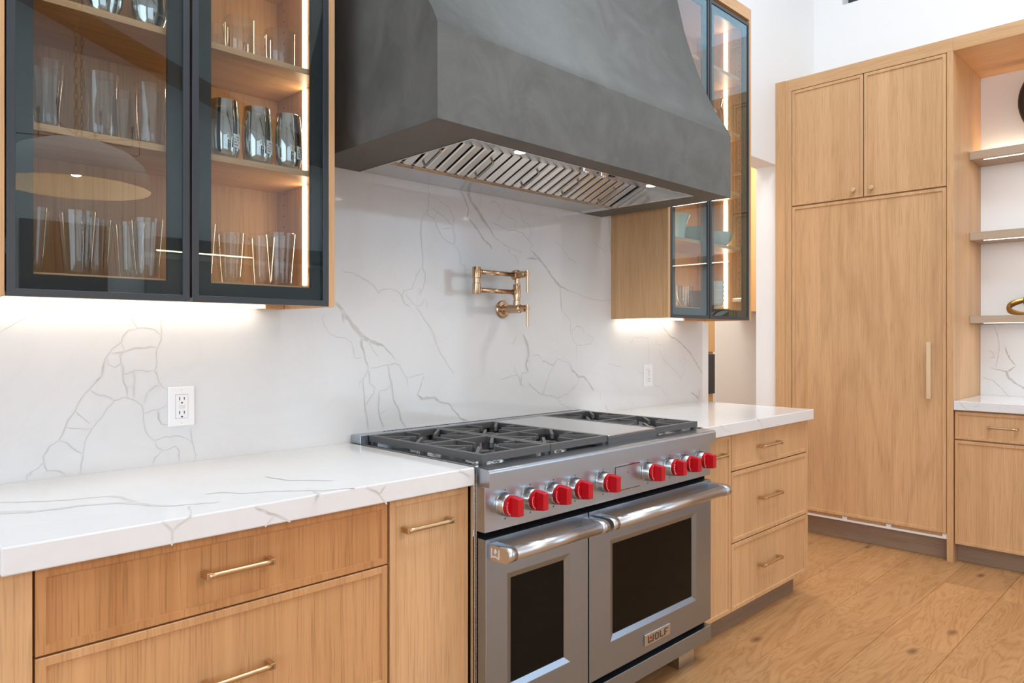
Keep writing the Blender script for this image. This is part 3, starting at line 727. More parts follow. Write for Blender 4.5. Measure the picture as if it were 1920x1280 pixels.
def worktop(label, x0, x1, y0, y1, name='countertop', bev=0.003):
    b = B(); bx(b, x0, x1, y0, y1, 0.8648, 0.9152, bev, 2)
    return solo(name, b, M['quartz'], label, 'countertop', ((x0 + x1) / 2, (y0 + y1) / 2, 0.8648))
ct = worktop('long white veined quartz countertop left of the range', -0.7374, 0.3500, -0.649, -0.001)
veins('veining', 'c', 'z', 0.9152, ct, 0.52); veins('front_veining', 'f', 'y', -0.649, ct, 0.6)
ct = worktop('short white quartz countertop right of the range with a free end', 1.584, 2.6218, -0.649, -0.001)
veins('front_veining', 'f2', 'y', -0.649, ct, 0.5)
ct = worktop('white quartz countertop on the bench right of the tall fridge cabinet', WX1 - 0.6227, WX1 - 0.018, -3.2, -1.0125)
veins('front_veining', 'bf', 'x', WX1 - 0.6227, ct, 0.4)
b = B(); bx(b, WX1 - 0.0175, WX1 - 0.0005, -3.2, -1.0125, 0.9152, 1.355)
bs = solo('bench_backsplash', b, M['quartz'], 'low white quartz backsplash with a dark grey vein under the lowest oak shelf', 'backsplash', (4.25, -2.1, 0.9152))
for L in VEINS['b']: L[:] = [(min(a, -1.02), z, w_) for a, z, w_ in L]
veins('veining', 'b', 'x', WX1 - 0.0175, bs, 0.8)

# ================================================================ BASE CABINETS
FY = -0.625
def base_unit(name, label, x0, x1, fronts, m_front, m_side, kick=(None, None), end_panels=()):
    t = thing(name, label, 'cabinet', ((x0 + x1) / 2, -0.3, 0))
    b = B(); bx(b, x0 + .0012, x1 - .0012, FY + 0.0215, -0.005, 0.1005, 0.8635); part('carcass', b, M['oak_z'], t)
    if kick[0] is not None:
        b = B(); bx(b, kick[0], kick[1], -0.572, -0.556, 0, 0.099); part('toe_kick', b, M['oak_grey_shaded_x'], t)
    for (a, c) in end_panels:
        b = B(); bx(b, a, c, FY, -0.004, 0.10, 0.8640, 0.0008); part('end_panel', b, m_side, t)
    for nm, a, c, z0, z1, hx, hz, hl in fronts:
        d = part(nm, shaker(a, c, z0, z1, FY), M['oak_mid'] if m_front is M['oak_rich'] and z0 < 0.6 else m_front, t)
        if hx is not None:
            part('handle', pull(hx, hz, hl, FY), M['brass'], d)
    return t
base_unit('drawer_cabinet', 'wide oak drawer cabinet left of the range, under the long countertop', -0.737, 0.0795,
          [('drawer', -0.683, 0.0760, 0.7025, 0.8600, -0.315, 0.7845, 0.139), ('drawer', -0.683, 0.0760, 0.3955, 0.6985, -0.315, 0.5550, 0.139),
           ('drawer', -0.683, 0.0760, 0.1050, 0.3915, -0.315, 0.2520, 0.139)], M['oak_rich'], M['oak_z'], (-0.70, 0.08), [(-0.737, -0.6875)])
base_unit('pullout_cabinet', 'narrow oak pull-out cabinet with a brass bar, between the wide drawers and the range', 0.0800, 0.3500,
          [('pullout_front', 0.0835, 0.3470, 0.1050, 0.8590, 0.196, 0.7815, 0.146)], M['oak_z'], M['oak_z'], (0.08, 0.35))
base_unit('pullout_cabinet', 'slim oak pull-out cabinet squeezed right of the range beside three drawers', 1.5850, 1.8340,
          [('pullout_front', 1.5880, 1.8305, 0.1030, 0.8590, 1.695, 0.7840, 0.118)], M['oak_z'], M['oak_z'], (1.585, 1.834))
base_unit('drawer_cabinet', 'oak cabinet of three stacked drawers at the free end right of the range', 1.8345, 2.6075,
          [('drawer', 1.8375, 2.5900, 0.7035, 0.8600, 2.171, 0.7868, 0.178), ('drawer', 1.8375, 2.5900, 0.3955, 0.6985, 2.176, 0.5536, 0.178),
           ('drawer', 1.8375, 2.5900, 0.1030, 0.3905, 2.173, 0.2520, 0.178)], M['oak_z'], M['oak_z'], (1.8345, 2.556), [(2.5915, 2.6075)])
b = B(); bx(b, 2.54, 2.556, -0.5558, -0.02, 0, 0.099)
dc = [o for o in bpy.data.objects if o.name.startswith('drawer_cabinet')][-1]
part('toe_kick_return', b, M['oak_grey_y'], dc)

# ================================================================ RANGE
t = thing('range', 'stainless steel dual-oven gas range with red knobs in the middle of the wall', 'range', (0.968, -0.35, 0))
RX0, RX1 = 0.3599, 1.5759
b = B(); bx(b, RX0, RX1, -0.645, -0.022, 0.10, 0.893); part('body', b, M['steel_y'], t)
b = B(); bx(b, RX0 + .004, RX1 - .004, -0.650, -0.6455, 0.146, 0.735); part('front_cavity', b, M['dark'], t)
b = B(); bx(b, 0.3515, 0.3580, -0.640, -0.024, 0.10, 0.9050); part('side_trim', b, M['chrome'], t)
# control panel and bullnose
b = B(); bx(b, RX0, RX1 - .012, -0.680, -0.6455, 0.735, 0.8622, 0.0015, 2); panel = part('control_panel', b, M['steel_top'], t)
b = B()
prof = [(-0.6455, 0.8622), (-0.6985, 0.8622), (-0.6990, 0.9020)]
for k in range(7):
    a = PI - k * PI / 12
    prof.append((-0.690 + 0.009 * math.cos(a), 0.902 + 0.009 * math.sin(a)))
prof += [(-0.640, 0.9140), (-0.640, 0.8935), (-0.6455, 0.8935)]
extrude_prof(b, prof, 'x', RX0, RX1 - 0.003)
for f in b.faces: f.smooth = False
part('bullnose', b, M['steel_top'], t)
# cooktop pan
b = B(); bx(b, RX0, RX1, -0.6398, -0.062, 0.8935, 0.900)
bx(b, RX0, RX0 + 0.012, -0.6398, -0.02, 0.900, 0.9165); bx(b, RX1 - 0.012, RX1, -0.6398, -0.02, 0.900, 0.9165)
part('cooktop', b, M['steel_hi'], t)
b = B(); bx(b, RX0 - .002, RX1, -0.060, -0.003, 0.8935, 0.9430, 0.001)
riser = part('riser', b, M['steel_top'], t)
b = B()
for k in range(64):
    x = RX0 + 0.12 + k * 0.0168
    bx(b, x, x + 0.0115, -0.020, -0.012, 0.9426, 0.9436)
part('vent_slots', b, M['dark'], riser, kind='stuff')
# burners
def burner(cx, cy, R):
    bw = B(); lathe(bw, [(0.0, 0.9005), (R * 2.1, 0.9005), (R * 2.1, 0.903), (R * 1.25, 0.9045), (R * 1.15, 0.915), (0, 0.915)], (cx, cy, 0), 'z', 24)
    o = part('burner', bw, M['chrome'], t)
    bw = B(); lathe(bw, [(0, 0.915), (R, 0.915), (R * 1.02, 0.919), (R * 0.8, 0.9235), (0, 0.9245)], (cx, cy, 0), 'z', 24); part('burner_cap', bw, M['black'], o)
    bw = B()
    for k in range(10):
        a = 2 * PI * k / 10
        lathe(bw, [(0, 0), (0.0024, 0), (0.0024, 0.005), (0, 0.005)], (cx + R * 1.22 * math.cos(a), cy + R * 1.22 * math.sin(a), 0.906), 'z', 6)
    part('flame_ports', bw, M['brass'], o, kind='stuff')
GX = [(0.390, 0.6755), (0.6785, 0.964), (1.2560, 1.5420)]
GY0, GY1 = -0.636, -0.064
for gi, (a, c) in enumerate(GX):
    mx = (a + c) / 2
    for cy in (-0.492, -0.208): burner(mx, cy, 0.036)
    b = B(); zt, h, w_ = 0.943, 0.021, 0.017
    zc_ = zt - h / 2
    # tapered outer frame
    for s0, s1 in (((a + w_ / 2, GY0 + w_), (a + w_ / 2, GY1 - w_)), ((c - w_ / 2, GY0 + w_), (c - w_ / 2, GY1 - w_)), ((a, GY0 + w_ / 2), (c, GY0 + w_ / 2)), ((a, GY1 - w_ / 2), (c, GY1 - w_ / 2)), ((a + w_, (GY0 + GY1) / 2), (c - w_, (GY0 + GY1) / 2))):
        bar(b, (*s0, zc_), (*s1, zc_), w_, h)
    for (fx, fy) in ((a + .012, GY0 + .012), (c - .012, GY0 + .012), (a + .012, GY1 - .012), (c - .012, GY1 - .012), (a + .012, -0.35), (c - .012, -0.35)):
        bx(b, fx - .0085, fx + .0085, fy - .0085, fy + .0085, 0.9005, zt - h - .0002)
    g = part('grate', b, M['iron'], t)
    b = B(); hx, hy = (c - a) / 2 - w_ / 2, 0.143 - w_ / 2
    fz, fh, fw = zt - 0.0085, 0.016, 0.010
    for cy in (-0.493, -0.207):
        for s in (-1, 1):
            for q in (-1, 1):
                bar(b, (mx + s * hx, cy + q * hy * 0.82, fz), (mx + s * hx * 0.30, cy + q * 0.016, fz), fw, fh)
            bar(b, (mx + s * hx, cy, fz), (mx + s * hx * 0.60, cy, fz), fw, fh)
            bar(b, (mx, cy + s * hy, fz), (mx, cy + s * hy * 0.36, fz), fw, fh)
    part('grate_fingers', b, M['iron'], g)
# griddle cover
b = B(); bx(b, 0.9675, 1.2525, -0.640, -0.064, 0.9005, 0.9375, 0.002); gr = part('griddle', b, M['iron'], t)
b = B(); bx(b, 0.9690, 1.2510, -0.637, -0.066, 0.9376, 0.9425, 0.0015); part('griddle_cover', b, M['steel_hi'], gr)
# knobs
def knob(cx, big):
    cz = 0.8055
    b = B(); lathe(b, [(0.0, 0), (0.0335, 0), (0.0340, -0.004), (0.0328, -0.006), (0.0325, -0.026), (0.0305, -0.029), (0.0, -0.029)], (cx, -0.6803, cz), 'y', 36)
    for f in b.faces: f.smooth = True
    o = part('knob', b, M['bezel'], t)
    b = B(); lathe(b, [(0.0, 0), (0.0288, 0), (0.0298, -0.004), (0.0286, -0.011), (0.0, -0.011)], (cx, -0.7095, cz), 'y', 36)
    part('dial', b, M['red'], o)
    # blade grip: a tapered bar standing proud of the dial
    b = B(); yb, yf = -0.7200, -0.7510; hz = 0.0283
    c0 = [(cx - .0132, yb, cz - hz), (cx + .0132, yb, cz - hz), (cx + .0132, yb, cz + hz), (cx - .0132, yb, cz + hz)]
    c1 = [(cx - .0104, yf, cz - hz * .86), (cx + .0104, yf, cz - hz * .86), (cx + .0104, yf, cz + hz * .86), (cx - .0104, yf, cz + hz * .86)]
    hexa(b, c0 + c1); bmesh.ops.recalc_face_normals(b, faces=list(b.faces))
    bmesh.ops.bevel(b, geom=list(b.edges), offset=0.0024, segments=2, profile=0.5, affect='EDGES')
    part('grip', b, M['red'], o)
    b = B(); N = 22
    for k in range(N):
        a = math.radians(150 + k * 150 / N); r0 = 0.0255 if k % 3 else 0.0235
        p, q = (cx + r0 * math.cos(a), -0.7208, cz + r0 * math.sin(a)), (cx + 0.0278 * math.cos(a), -0.7208, cz + 0.0278 * math.sin(a))
        if big and k % 3 == 0: bar(b, p, q, 0.0030, 0.0003, (0, 1, 0))
        else: bar(b, p, q, 0.0009, 0.0003, (0, 1, 0))
    bx(b, cx - 0.0045, cx + 0.0045, -0.7210, -0.7207, cz + 0.0245, cz + 0.0275)
    part('dial_marks', b, M['mark'], o, kind='stuff')
    b = B()
    lathe(b, [(0.0, 0), (0.0020, 0), (0.0020, -0.0005), (0.0, -0.0005)], (cx + .006, -0.6801, cz + 0.0385), 'y', 10)
    bx(b, cx + .004, cx + .008, -0.6806, -0.6801, cz - 0.0450, cz - 0.0400); part('panel_marks', b, M['ink'], o, kind='stuff')
for cx, big in ((0.432, 0), (0.534, 0), (0.636, 0), (0.737, 0), (0.878, 0), (1.132, 0), (1.270, 1), (1.371, 0), (1.477, 0)):
    knob(cx, big)
# touch panel
b = B(); bx(b, 0.9430, 1.0930, -0.6815, -0.6795, 0.7555, 0.8480); d = part('display', b, M['steel_hi'], t)
b = B(); bx(b, 0.9480, 1.0885, -0.6822, -0.6812, 0.7605, 0.8430); part('display_gap', b, M['dark'], d)
b = B(); bx(b, 0.9495, 1.0870, -0.6835, -0.6815, 0.7622, 0.8415, 0.0006); part('display_flap', b, M['steel_top'], d)
b = B(); lathe(b, [(0.0, 0), (0.0028, 0), (0.0, -0.0004)], (1.016, -0.6836, 0.8175), 'y', 10); part('indicator_dot', b, M['red'], d)

# oven doors
def crest(bm, P, s):
    """tray-shaped W with a flame; P maps (u, v, d)"""
    def poly(pts, d0=0.0, d1=-0.0012):
        A = [bm.verts.new(P(u * s, v * s, d0)) for u, v in pts]; D = [bm.verts.new(P(u * s, v * s, d1)) for u, v in pts]
        n = len(A)
        for i in range(n): bm.faces.new([A[i], A[(i + 1) % n], D[(i + 1) % n], D[i]])
        bm.faces.new(D); bm.faces.new(A[::-1])
    poly([(-1, .8), (-.76, .8), (-.76, -.55), (-1, -.85)]); poly([(.76, .8), (1, .8), (1, -.85), (.76, -.55)])
    poly([(-.76, -.55), (0, -.30), (0, -.60), (-1, -.85)]); poly([(0, -.30), (.76, -.55), (1, -.85), (0, -.60)])
def flame(bm, P, s):
    pts = [(0, -.12), (-.30, .10), (-.26, .42), (-.05, .80), (.02, .50), (.16, .62), (.30, .20)]
    A = [bm.verts.new(P(u * s, v * s, 0)) for u, v in pts]; D = [bm.verts.new(P(u * s, v * s, -.0013)) for u, v in pts]
    n = len(A)
    for i in range(n): bm.faces.new([A[i], A[(i + 1) % n], D[(i + 1) % n], D[i]])
    bm.faces.new(D); bm.faces.new(A[::-1])

def oven_door(x0, x1, wx0, wx1, hx0, hx1, label):
    yf, z0, z1 = -0.684, 0.1680, 0.7165
    P = plane_map('y', yf); b = B()
    def rr(a, c, z, zz, d): return [P(a, z, d), P(c, z, d), P(c, zz, d), P(a, zz, d)]
    loops_bm(b, [rr(x0 + .01, x1 - .01, z0 + .01, z1 - .01, 0.033), rr(x0, x1, z0, z1, 0.033), rr(x0, x1, z0, z1, 0.0015), rr(x0 + .0015, x1 - .0015, z0 + .0015, z1 - .0015, 0),
                 rr(wx0 - .021, wx1 + .021, 0.287 - .018, 0.5885 + .018, 0), rr(wx0, wx1, 0.287, 0.5885, 0.008), rr(wx0, wx1, 0.287, 0.5885, 0.02)], False)
    d = part('oven_door', b, M['steel'], t, label)
    b = B(); bx(b, wx0 - .002, wx1 + .002, yf + 0.010, yf + 0.016, 0.285, 0.5905); part('window', b, M['ovenglass'], d)
    b = B(); tube(b, [(hx0 + .03, -0.748, 0.6845), (hx1 - .03, -0.748, 0.6845)], 0.0180, 28); 
    # brackets: flat cheek growing out of the door and wrapping the bar
    for a, c in ((hx0, hx0 + 0.034), (hx1 - 0.034, hx1)):
        pr = [(yf + .001, 0.6625), (-0.746, 0.6640)]
        for k in range(13):
            an = -PI / 2 - k * PI / 12
            pr.append((-0.747 + 0.0210 * math.cos(an), 0.6845 + 0.0205 * math.sin(an)))
        pr += [(-0.746, 0.7050), (yf + .001, 0.7050)]
        extrude_prof(b, pr, 'x', a, c)
    h = part('door_handle', b, M['steel_bar'], d)
    for f in h.data.polygons: f.use_smooth = len(f.vertices) == 4 and f.area < 0.02
    return d
d1 = oven_door(0.3605, 0.8035, 0.4636, 0.6940, 0.3690, 0.8090, 'narrow left oven door')
b = B(); P = lambda u, v, d: (0.3690 + d, -0.7125 - u, 0.6840 + v)
crest(b, P, 0.0165); flame(b, P, 0.0165); part('crest', b, M['crest'], d1, 'raised pale W-shaped crest with a flame on the end of the handle')
d2 = oven_door(0.8105, 1.5625, 0.9405, 1.4327, 0.8290, 1.5730, 'wide right oven door')
b = B(); bx(b, 1.1088, 1.2659, -0.6900, -0.6842, 0.1960, 0.2362, 0.0015); part('badge', b, M['steel_hi'], d2, 'small steel plate reading WOLF')
b = B()
Pb = lambda u, v, d: (1.1430 + u, -0.6902 + d, 0.2155 + v)
for (u0, v0), (u1, v1) in (((-1.0, 0.85), (-0.92, -0.85)), ((-0.92, -0.72), (0.0, -0.50)), ((0.0, -0.50), (0.92, -0.72)), ((0.92, -0.85), (1.0, 0.85))):
    bar(b, (1.1430 + u0 * .0145, -0.6907, 0.2155 + v0 * .014), (1.1430 + u1 * .0145, -0.6907, 0.2155 + v1 * .014), 0.0040, 0.0014, (0, 1, 0))
def blk(x0, x1, z0, z1): bx(b, x0, x1, -0.6914, -0.6900, z0, z1)
zz0, zz1, s = 0.2035, 0.2275, 0.0040
blk(1.1690, 1.1730, zz0 + .003, zz1 - .003); blk(1.1870, 1.1910, zz0 + .003, zz1 - .003); blk(1.1720, 1.1880, zz0, zz0 + s); blk(1.1720, 1.1880, zz1 - s, zz1)
blk(1.2000, 1.2042, zz0, zz1); blk(1.2042, 1.2200, zz0, zz0 + s)
blk(1.2280, 1.2322, zz0, zz1); blk(1.2322, 1.2500, zz1 - s, zz1); blk(1.2322, 1.2440, zz0 + .0095, zz0 + .0130)
part('badge_lettering', b, M['ink'], d2)
b = B(); flame(b, Pb, 0.0140); part('badge_flame', b, M['red'], d2)
b = B(); bx(b, RX0 + .002, 1.5640, -0.684, -0.650, 0.0880, 0.1455, 0.001); part('kick_panel', b, M['steel'], t)
for a, c in ((0.43, 0.54), (1.4110, 1.5200)):
    b = B(); bx(b, a, c, -0.634, -0.10, 0.0, 0.1); part('leg', b, M['steel_hi'], t)

# ================================================================ HOOD
t = thing('range_hood', 'large dark grey plaster range hood with a flared concave front', 'range hood', (0.97, -0.3, 1.85))
HX0, HX1, HB = 0.1997, 1.7400, 1.8509
prof = [(-0.672, HB), (-0.672, 2.1045), (-0.6530, 2.1430), (-0.6330, 2.1730), (-0.6120, 2.2070), (-0.5930, 2.2420), (-0.5746, 2.2783), (-0.5510, 2.3300), (-0.5290, 2.3846), (-0.5070, 2.4400), (-0.4877, 2.4986),
        (-0.4690, 2.5550), (-0.4508, 2.6132), (-0.4187, 2.7514), (-0.396, 2.90), (-0.378, 3.10), (-0.366, 3.40), (-0.36, 3.8), (-0.36, CZ - 0.001)]
b = B()
L0 = [b.verts.new((HX0, y, z)) for y, z in prof]; L1 = [b.verts.new((HX1, y, z)) for y, z in prof]
w0 = [b.verts.new((HX0, 0.028, z)) for y, z in prof]; w1 = [b.verts.new((HX1, 0.028, z)) for y, z in prof]
for i in range(len(prof) - 1):
    f = b.faces.new([L0[i], L1[i], L1[i + 1], L0[i + 1]]); f.smooth = i > 0
    b.faces.new([w0[i], L0[i], L0[i + 1], w0[i + 1]]); b.faces.new([L1[i], w1[i], w1[i + 1], L1[i + 1]])
b.faces.new([w0[0], w0[-1], w1[-1], w1[0]])
OX0, OX1, OY = 0.3905, 1.5850, -0.5920
bx(b, HX0 + .001, OX0, -0.671, -0.0005, HB, HB + 0.02); bx(b, OX1, HX1 - .001, -0.671, -0.0005, HB, HB + 0.02); bx(b, OX0, OX1, -0.671, OY, HB, HB + 0.02)
sh_o = part('shell', b, M['plaster'], t)
# steel liner: rear reflector plate, sloping front panel, side cheeks and lip
b = B()
bx(b, OX0, OX1, -0.166, -0.004, 1.8535, 1.8565)
hexa(b, [(OX0, OY, 1.8520), (OX1, OY, 1.8520), (OX1, -0.327, 1.9240), (OX0, -0.327, 1.9240), (OX0, OY, 1.8540), (OX1, OY, 1.8540), (OX1, -0.327, 1.9262), (OX0, -0.327, 1.9262)])
bx(b, OX0, OX0 + .003, OY, -0.004, 1.8509, 1.94); bx(b, OX1 - .003, OX1, OY, -0.004, 1.8509, 1.94)
part('liner', b, M['steel_hi'], t)
b = B(); bx(b, OX0 - .002, OX1 + .002, OY - .003, OY + .002, 1.8485, 1.8535); bx(b, OX0 - .003, OX0 + .004, OY, -0.004, 1.8485, 1.8535); bx(b, OX1 - .004, OX1 + .003, OY, -0.004, 1.8485, 1.8535)
part('liner_lip', b, M['chrome'], t)
b = B(); bx(b, OX0, OX1, -0.172, -0.160, 1.8480, 1.8600); part('rear_rail', b, M['steel_hi'], t)
b = B(); hexa(b, [(OX0 + .003, -0.160, 1.876), (OX1 - .003, -0.160, 1.876), (OX1 - .003, -0.330, 1.948), (OX0 + .003, -0.330, 1.948), (OX0 + .003, -0.160, 1.880), (OX1 - .003, -0.160, 1.880), (OX1 - .003, -0.330, 1.952), (OX0 + .003, -0.330, 1.952)])
part('filter_cavity', b, M['dark'], t)
n_f = 5; fw_ = (OX1 - OX0 - 0.014) / n_f
A0, A1 = Vector((0, -0.168, 1.8560)), Vector((0, -0.327, 1.9260))
dirv = (A1 - A0).normalized(); nrm = Vector((0, -dirv.z, dirv.y)); nrm = nrm if nrm.z < 0 else -nrm
for k in range(n_f):
    fx = OX0 + 0.007 + k * fw_
    b = B(); bar(b, (fx + .002, A0.y, A0.z + .012), (fx + fw_ - .002, A0.y, A0.z + .012), 0.010, 0.010)
    f = part('baffle_filter', b, M['steel_hi'], t)
    b = B(); bar(b, (fx + .002, A1.y, A1.z + .012), (fx + fw_ - .002, A1.y, A1.z + .012), 0.010, 0.010); part('filter_rail', b, M['steel_hi'], f)
    ns = 5; p = fw_ / ns
    for j in range(ns):
        cx = fx + p * (j + 0.5); b = B()
        hw, ch = p * 0.375, 0.004
        sec = [(-hw, 0.0), (-hw, 0.006), (-hw + ch, 0.010), (hw - ch, 0.010), (hw, 0.006), (hw, 0.0)]
        V = []
        for q in (A0 + dirv * 0.004, A1 - dirv * 0.002):
            V.append([b.verts.new((cx + u, (q + nrm * d).y, (q + nrm * d).z + 0.010)) for u, d in sec])
        for i in range(6): b.faces.new([V[0][i], V[0][(i + 1) % 6], V[1][(i + 1) % 6], V[1][i]])
        b.faces.new(V[0][::-1]); b.faces.new(V[1])
        part('baffle_slat', b, M['baffle'], f)
    cx = fx + fw_ * 0.5
    q0, q1 = A0 + dirv * 0.036, A0 + dirv * 0.128
    up = nrm * 0.028 + Vector((0, 0, .006)); base = Vector((cx, 0, 0.002))
    b = B(); tube(b, [q0 + base, q0 + base + up * .8, q0 + base + up + dirv * .006, q1 + base + up - dirv * .006, q1 + base + up * .8, q1 + base], 0.0042, 8)
    part('filter_handle', b, M['dull'], f)
for x in (0.634, 1.354):
    b = B(); lathe(b, [(0, 0.003), (0.024, 0.003), (0.024, 0.0), (0.020, -0.001), (0, -0.001)], (x, -0.545, 1.8640), 'z', 24); lp = part('hood_light', b, M['chrome'], t)
    b = B(); lathe(b, [(0, 0.0), (0.018, 0.0), (0.018, -0.0015), (0, -0.0015)], (x, -0.545, 1.8626), 'z', 24); part('lamp_lens', b, M['puck'], lp)
    ld = bpy.data.lights.new('hood_lamp', 'SPOT'); ld.energy = 9; ld.color = (1, 0.90, 0.76); ld.spot_size = math.radians(140); ld.spot_blend = 0.8; ld.shadow_soft_size = 0.025
    lo = bpy.data.objects.new('hood_lamp', ld); lo.location = (x, -0.545, 1.855); C.objects.link(lo)
for x in (0.980, 1.078):
    b = B(); lathe(b, [(0, 0.0), (0.017, 0.0), (0.016, -0.012), (0.012, -0.015), (0, -0.015)], (x, -0.525, 1.8700), 'z', 20); k_ = part('hood_knob', b, M['chrome'], t)
    b = B(); lathe(b, [(0, 0.0), (0.021, 0.0), (0.021, -0.003), (0, -0.003)], (x, -0.525, 1.8725), 'z', 20); part('knob_ring', b, M['black'], k_)
b = B(); bx(b, 1.125, 1.150, -0.53, -0.515, 1.866, 1.872, 0.001); part('switch', b, M['black'], t)

# ================================================================ POT FILLER
t = thing('pot_filler', 'champagne bronze folding pot filler tap on the wall above the range', 'tap', (1.0785, 0, 1.3915))
X, Z0 = 1.0785, 1.3915
b = B(); lathe(b, [(0, -0.001), (0.0365, -0.001), (0.0368, -0.006), (0.034, -0.010), (0.020, -0.013), (0.018, -0.022), (0, -0.022)], (X, 0, Z0), 'y', 36); part('wall_flange', b, M['bronze'], t)
b = B(); lathe(b, [(0.0, -0.015), (0.0150, -0.015), (0.0150, -0.040), (0.0178, -0.043), (0.0178, -0.105), (0.013, -0.108), (0.011, -0.112), (0.011, -0.118), (0.0140, -0.120), (0.0140, -0.136), (0, -0.137)], (X, 0, Z0), 'y', 24)
part('valve_body', b, M['bronze'], t)
YA = -0.086
b = B(); lathe(b, [(0, 0.0), (0.0142, 0.0), (0.0142, 0.030), (0.0118, 0.032), (0.0118, 0.040), (0.0152, 0.041), (0.0152, 0.094), (0.0142, 0.0955), (0, 0.0955)], (X, YA, Z0 + .004), 'z', 24); part('riser_joint', b, M['bronze'], t)
def lever(zc, yb):
    b = B(); lathe(b, [(0, 0.006), (0.0085, 0.006), (0.0085, -0.012), (0, -0.013)], (X, yb, zc), 'y', 18)
    tube(b, [(X, yb - .006, zc + .014), (X, yb - .006, zc - .012)], 0.0062, 14); tube(b, [(X, yb - .006, zc - .010), (X, yb - .006, zc - .0745)], 0.0052, 14)
    return b
part('lever', lever(Z0 + .002, -0.140), M['bronze'], t)
JX = 0.8595; ZL, ZU = 1.4585, 1.5290
b = B(); lathe(b, [(0, 0), (0.0155, 0), (0.0162, 0.002), (0.0162, 0.041), (0.0142, 0.043), (0.0142, 0.061), (0.0162, 0.063), (0.0162, 0.103), (0.0155, 0.1045), (0, 0.1045)], (JX, YA, 1.4425), 'z', 28); part('elbow_joint', b, M['bronze'], t)
for nm, z, xe in (('lower_arm', ZL, X - .006), ('upper_arm', ZU, X - .004)):
    b = B(); tube(b, [(JX + .010, YA, z), (xe, YA, z)], 0.0092, 18); tube(b, [(JX + .012, YA, z), (JX + .022, YA, z)], 0.0118, 18); tube(b, [(xe - .018, YA, z), (xe, YA, z)], 0.0118, 18)
    part(nm, b, M['bronze'], t)
b = B(); lathe(b, [(0, 0.022), (0.0160, 0.021), (0.0205, 0.014), (0.0215, 0.002), (0.0205, -0.006), (0.0140, -0.010), (0.0132, -0.046), (0.0110, -0.048), (0, -0.050)], (X, YA, ZU), 'y', 24); part('outlet_valve', b, M['bronze'], t)
b = B(); lathe(b, [(0, 0), (0.0085, 0), (0.0085, -0.014), (0.0105, -0.015), (0.0105, -0.024), (0, -0.024)], (X, YA - .002, ZU - .010), 'z', 18); part('spout', b, M['bronze'], t)
part('lever', lever(ZU + .001, -0.140), M['bronze'], t)

# ================================================================ OUTLETS
def outlet(cx, cz, wd, ht, label):
    t = thing('wall_outlet', label, 'outlet', (cx, 0, cz))
    b = B(); bx(b, cx - wd / 2, cx + wd / 2, -0.0065, -0.0005, cz - ht / 2, cz + ht / 2, 0.0025, 2); part('cover_plate', b, M['plate'], t)
    b = B(); bx(b, cx - .0172, cx + .0172, -0.0068, -0.0050, cz - .0342, cz + .0342); part('gap_line', b, M['ink'], t)
    b = B(); bx(b, cx - .0166, cx + .0166, -0.0085, -0.0050, cz - .0336, cz + .0336, 0.0006); rc = part('receptacle', b, M['plate'], t)
    b = B()
    for s in (1, -1):
        z = cz + (0.0225 if s > 0 else -0.0175)
        bx(b, cx - .0078, cx - .0052, -0.0088, -0.0080, z - .0045, z + .0045); bx(b, cx + .0050, cx + .0074, -0.0088, -0.0080, z - .0040, z + .0040)
        lathe(b, [(0, 0), (0.0026, 0), (0.0026, -0.0006), (0, -0.0006)], (cx - .0002, -0.0083, z - .0118), 'y', 12)
    part('socket_slots', b, M['amber'] if False else M['ink'], rc, kind='stuff')
    b = B(); bx(b, cx - .0085, cx + .0085, -0.0092, -0.0084, cz - .0004, cz + .0040, .0003); bx(b, cx - .0085, cx + .0085, -0.0092, -0.0084, cz - .0062, cz - .0018, .0003); part('test_buttons', b, M['vent_white'], rc)
    for s in (1, -1):
        b = B(); lathe(b, [(0, 0), (0.0022, 0), (0.0022, -0.0006), (0, -0.0006)], (cx, -0.0064, cz + s * 0.0475), 'y', 10); part('screw', b, M['vent_white'], t)
outlet(-0.2055, 1.0785, 0.073, 0.1135, 'white double socket on the backsplash left of the range')
outlet(2.1210, 1.0785, 0.075, 0.1135, 'white double socket on the backsplash right of the range')

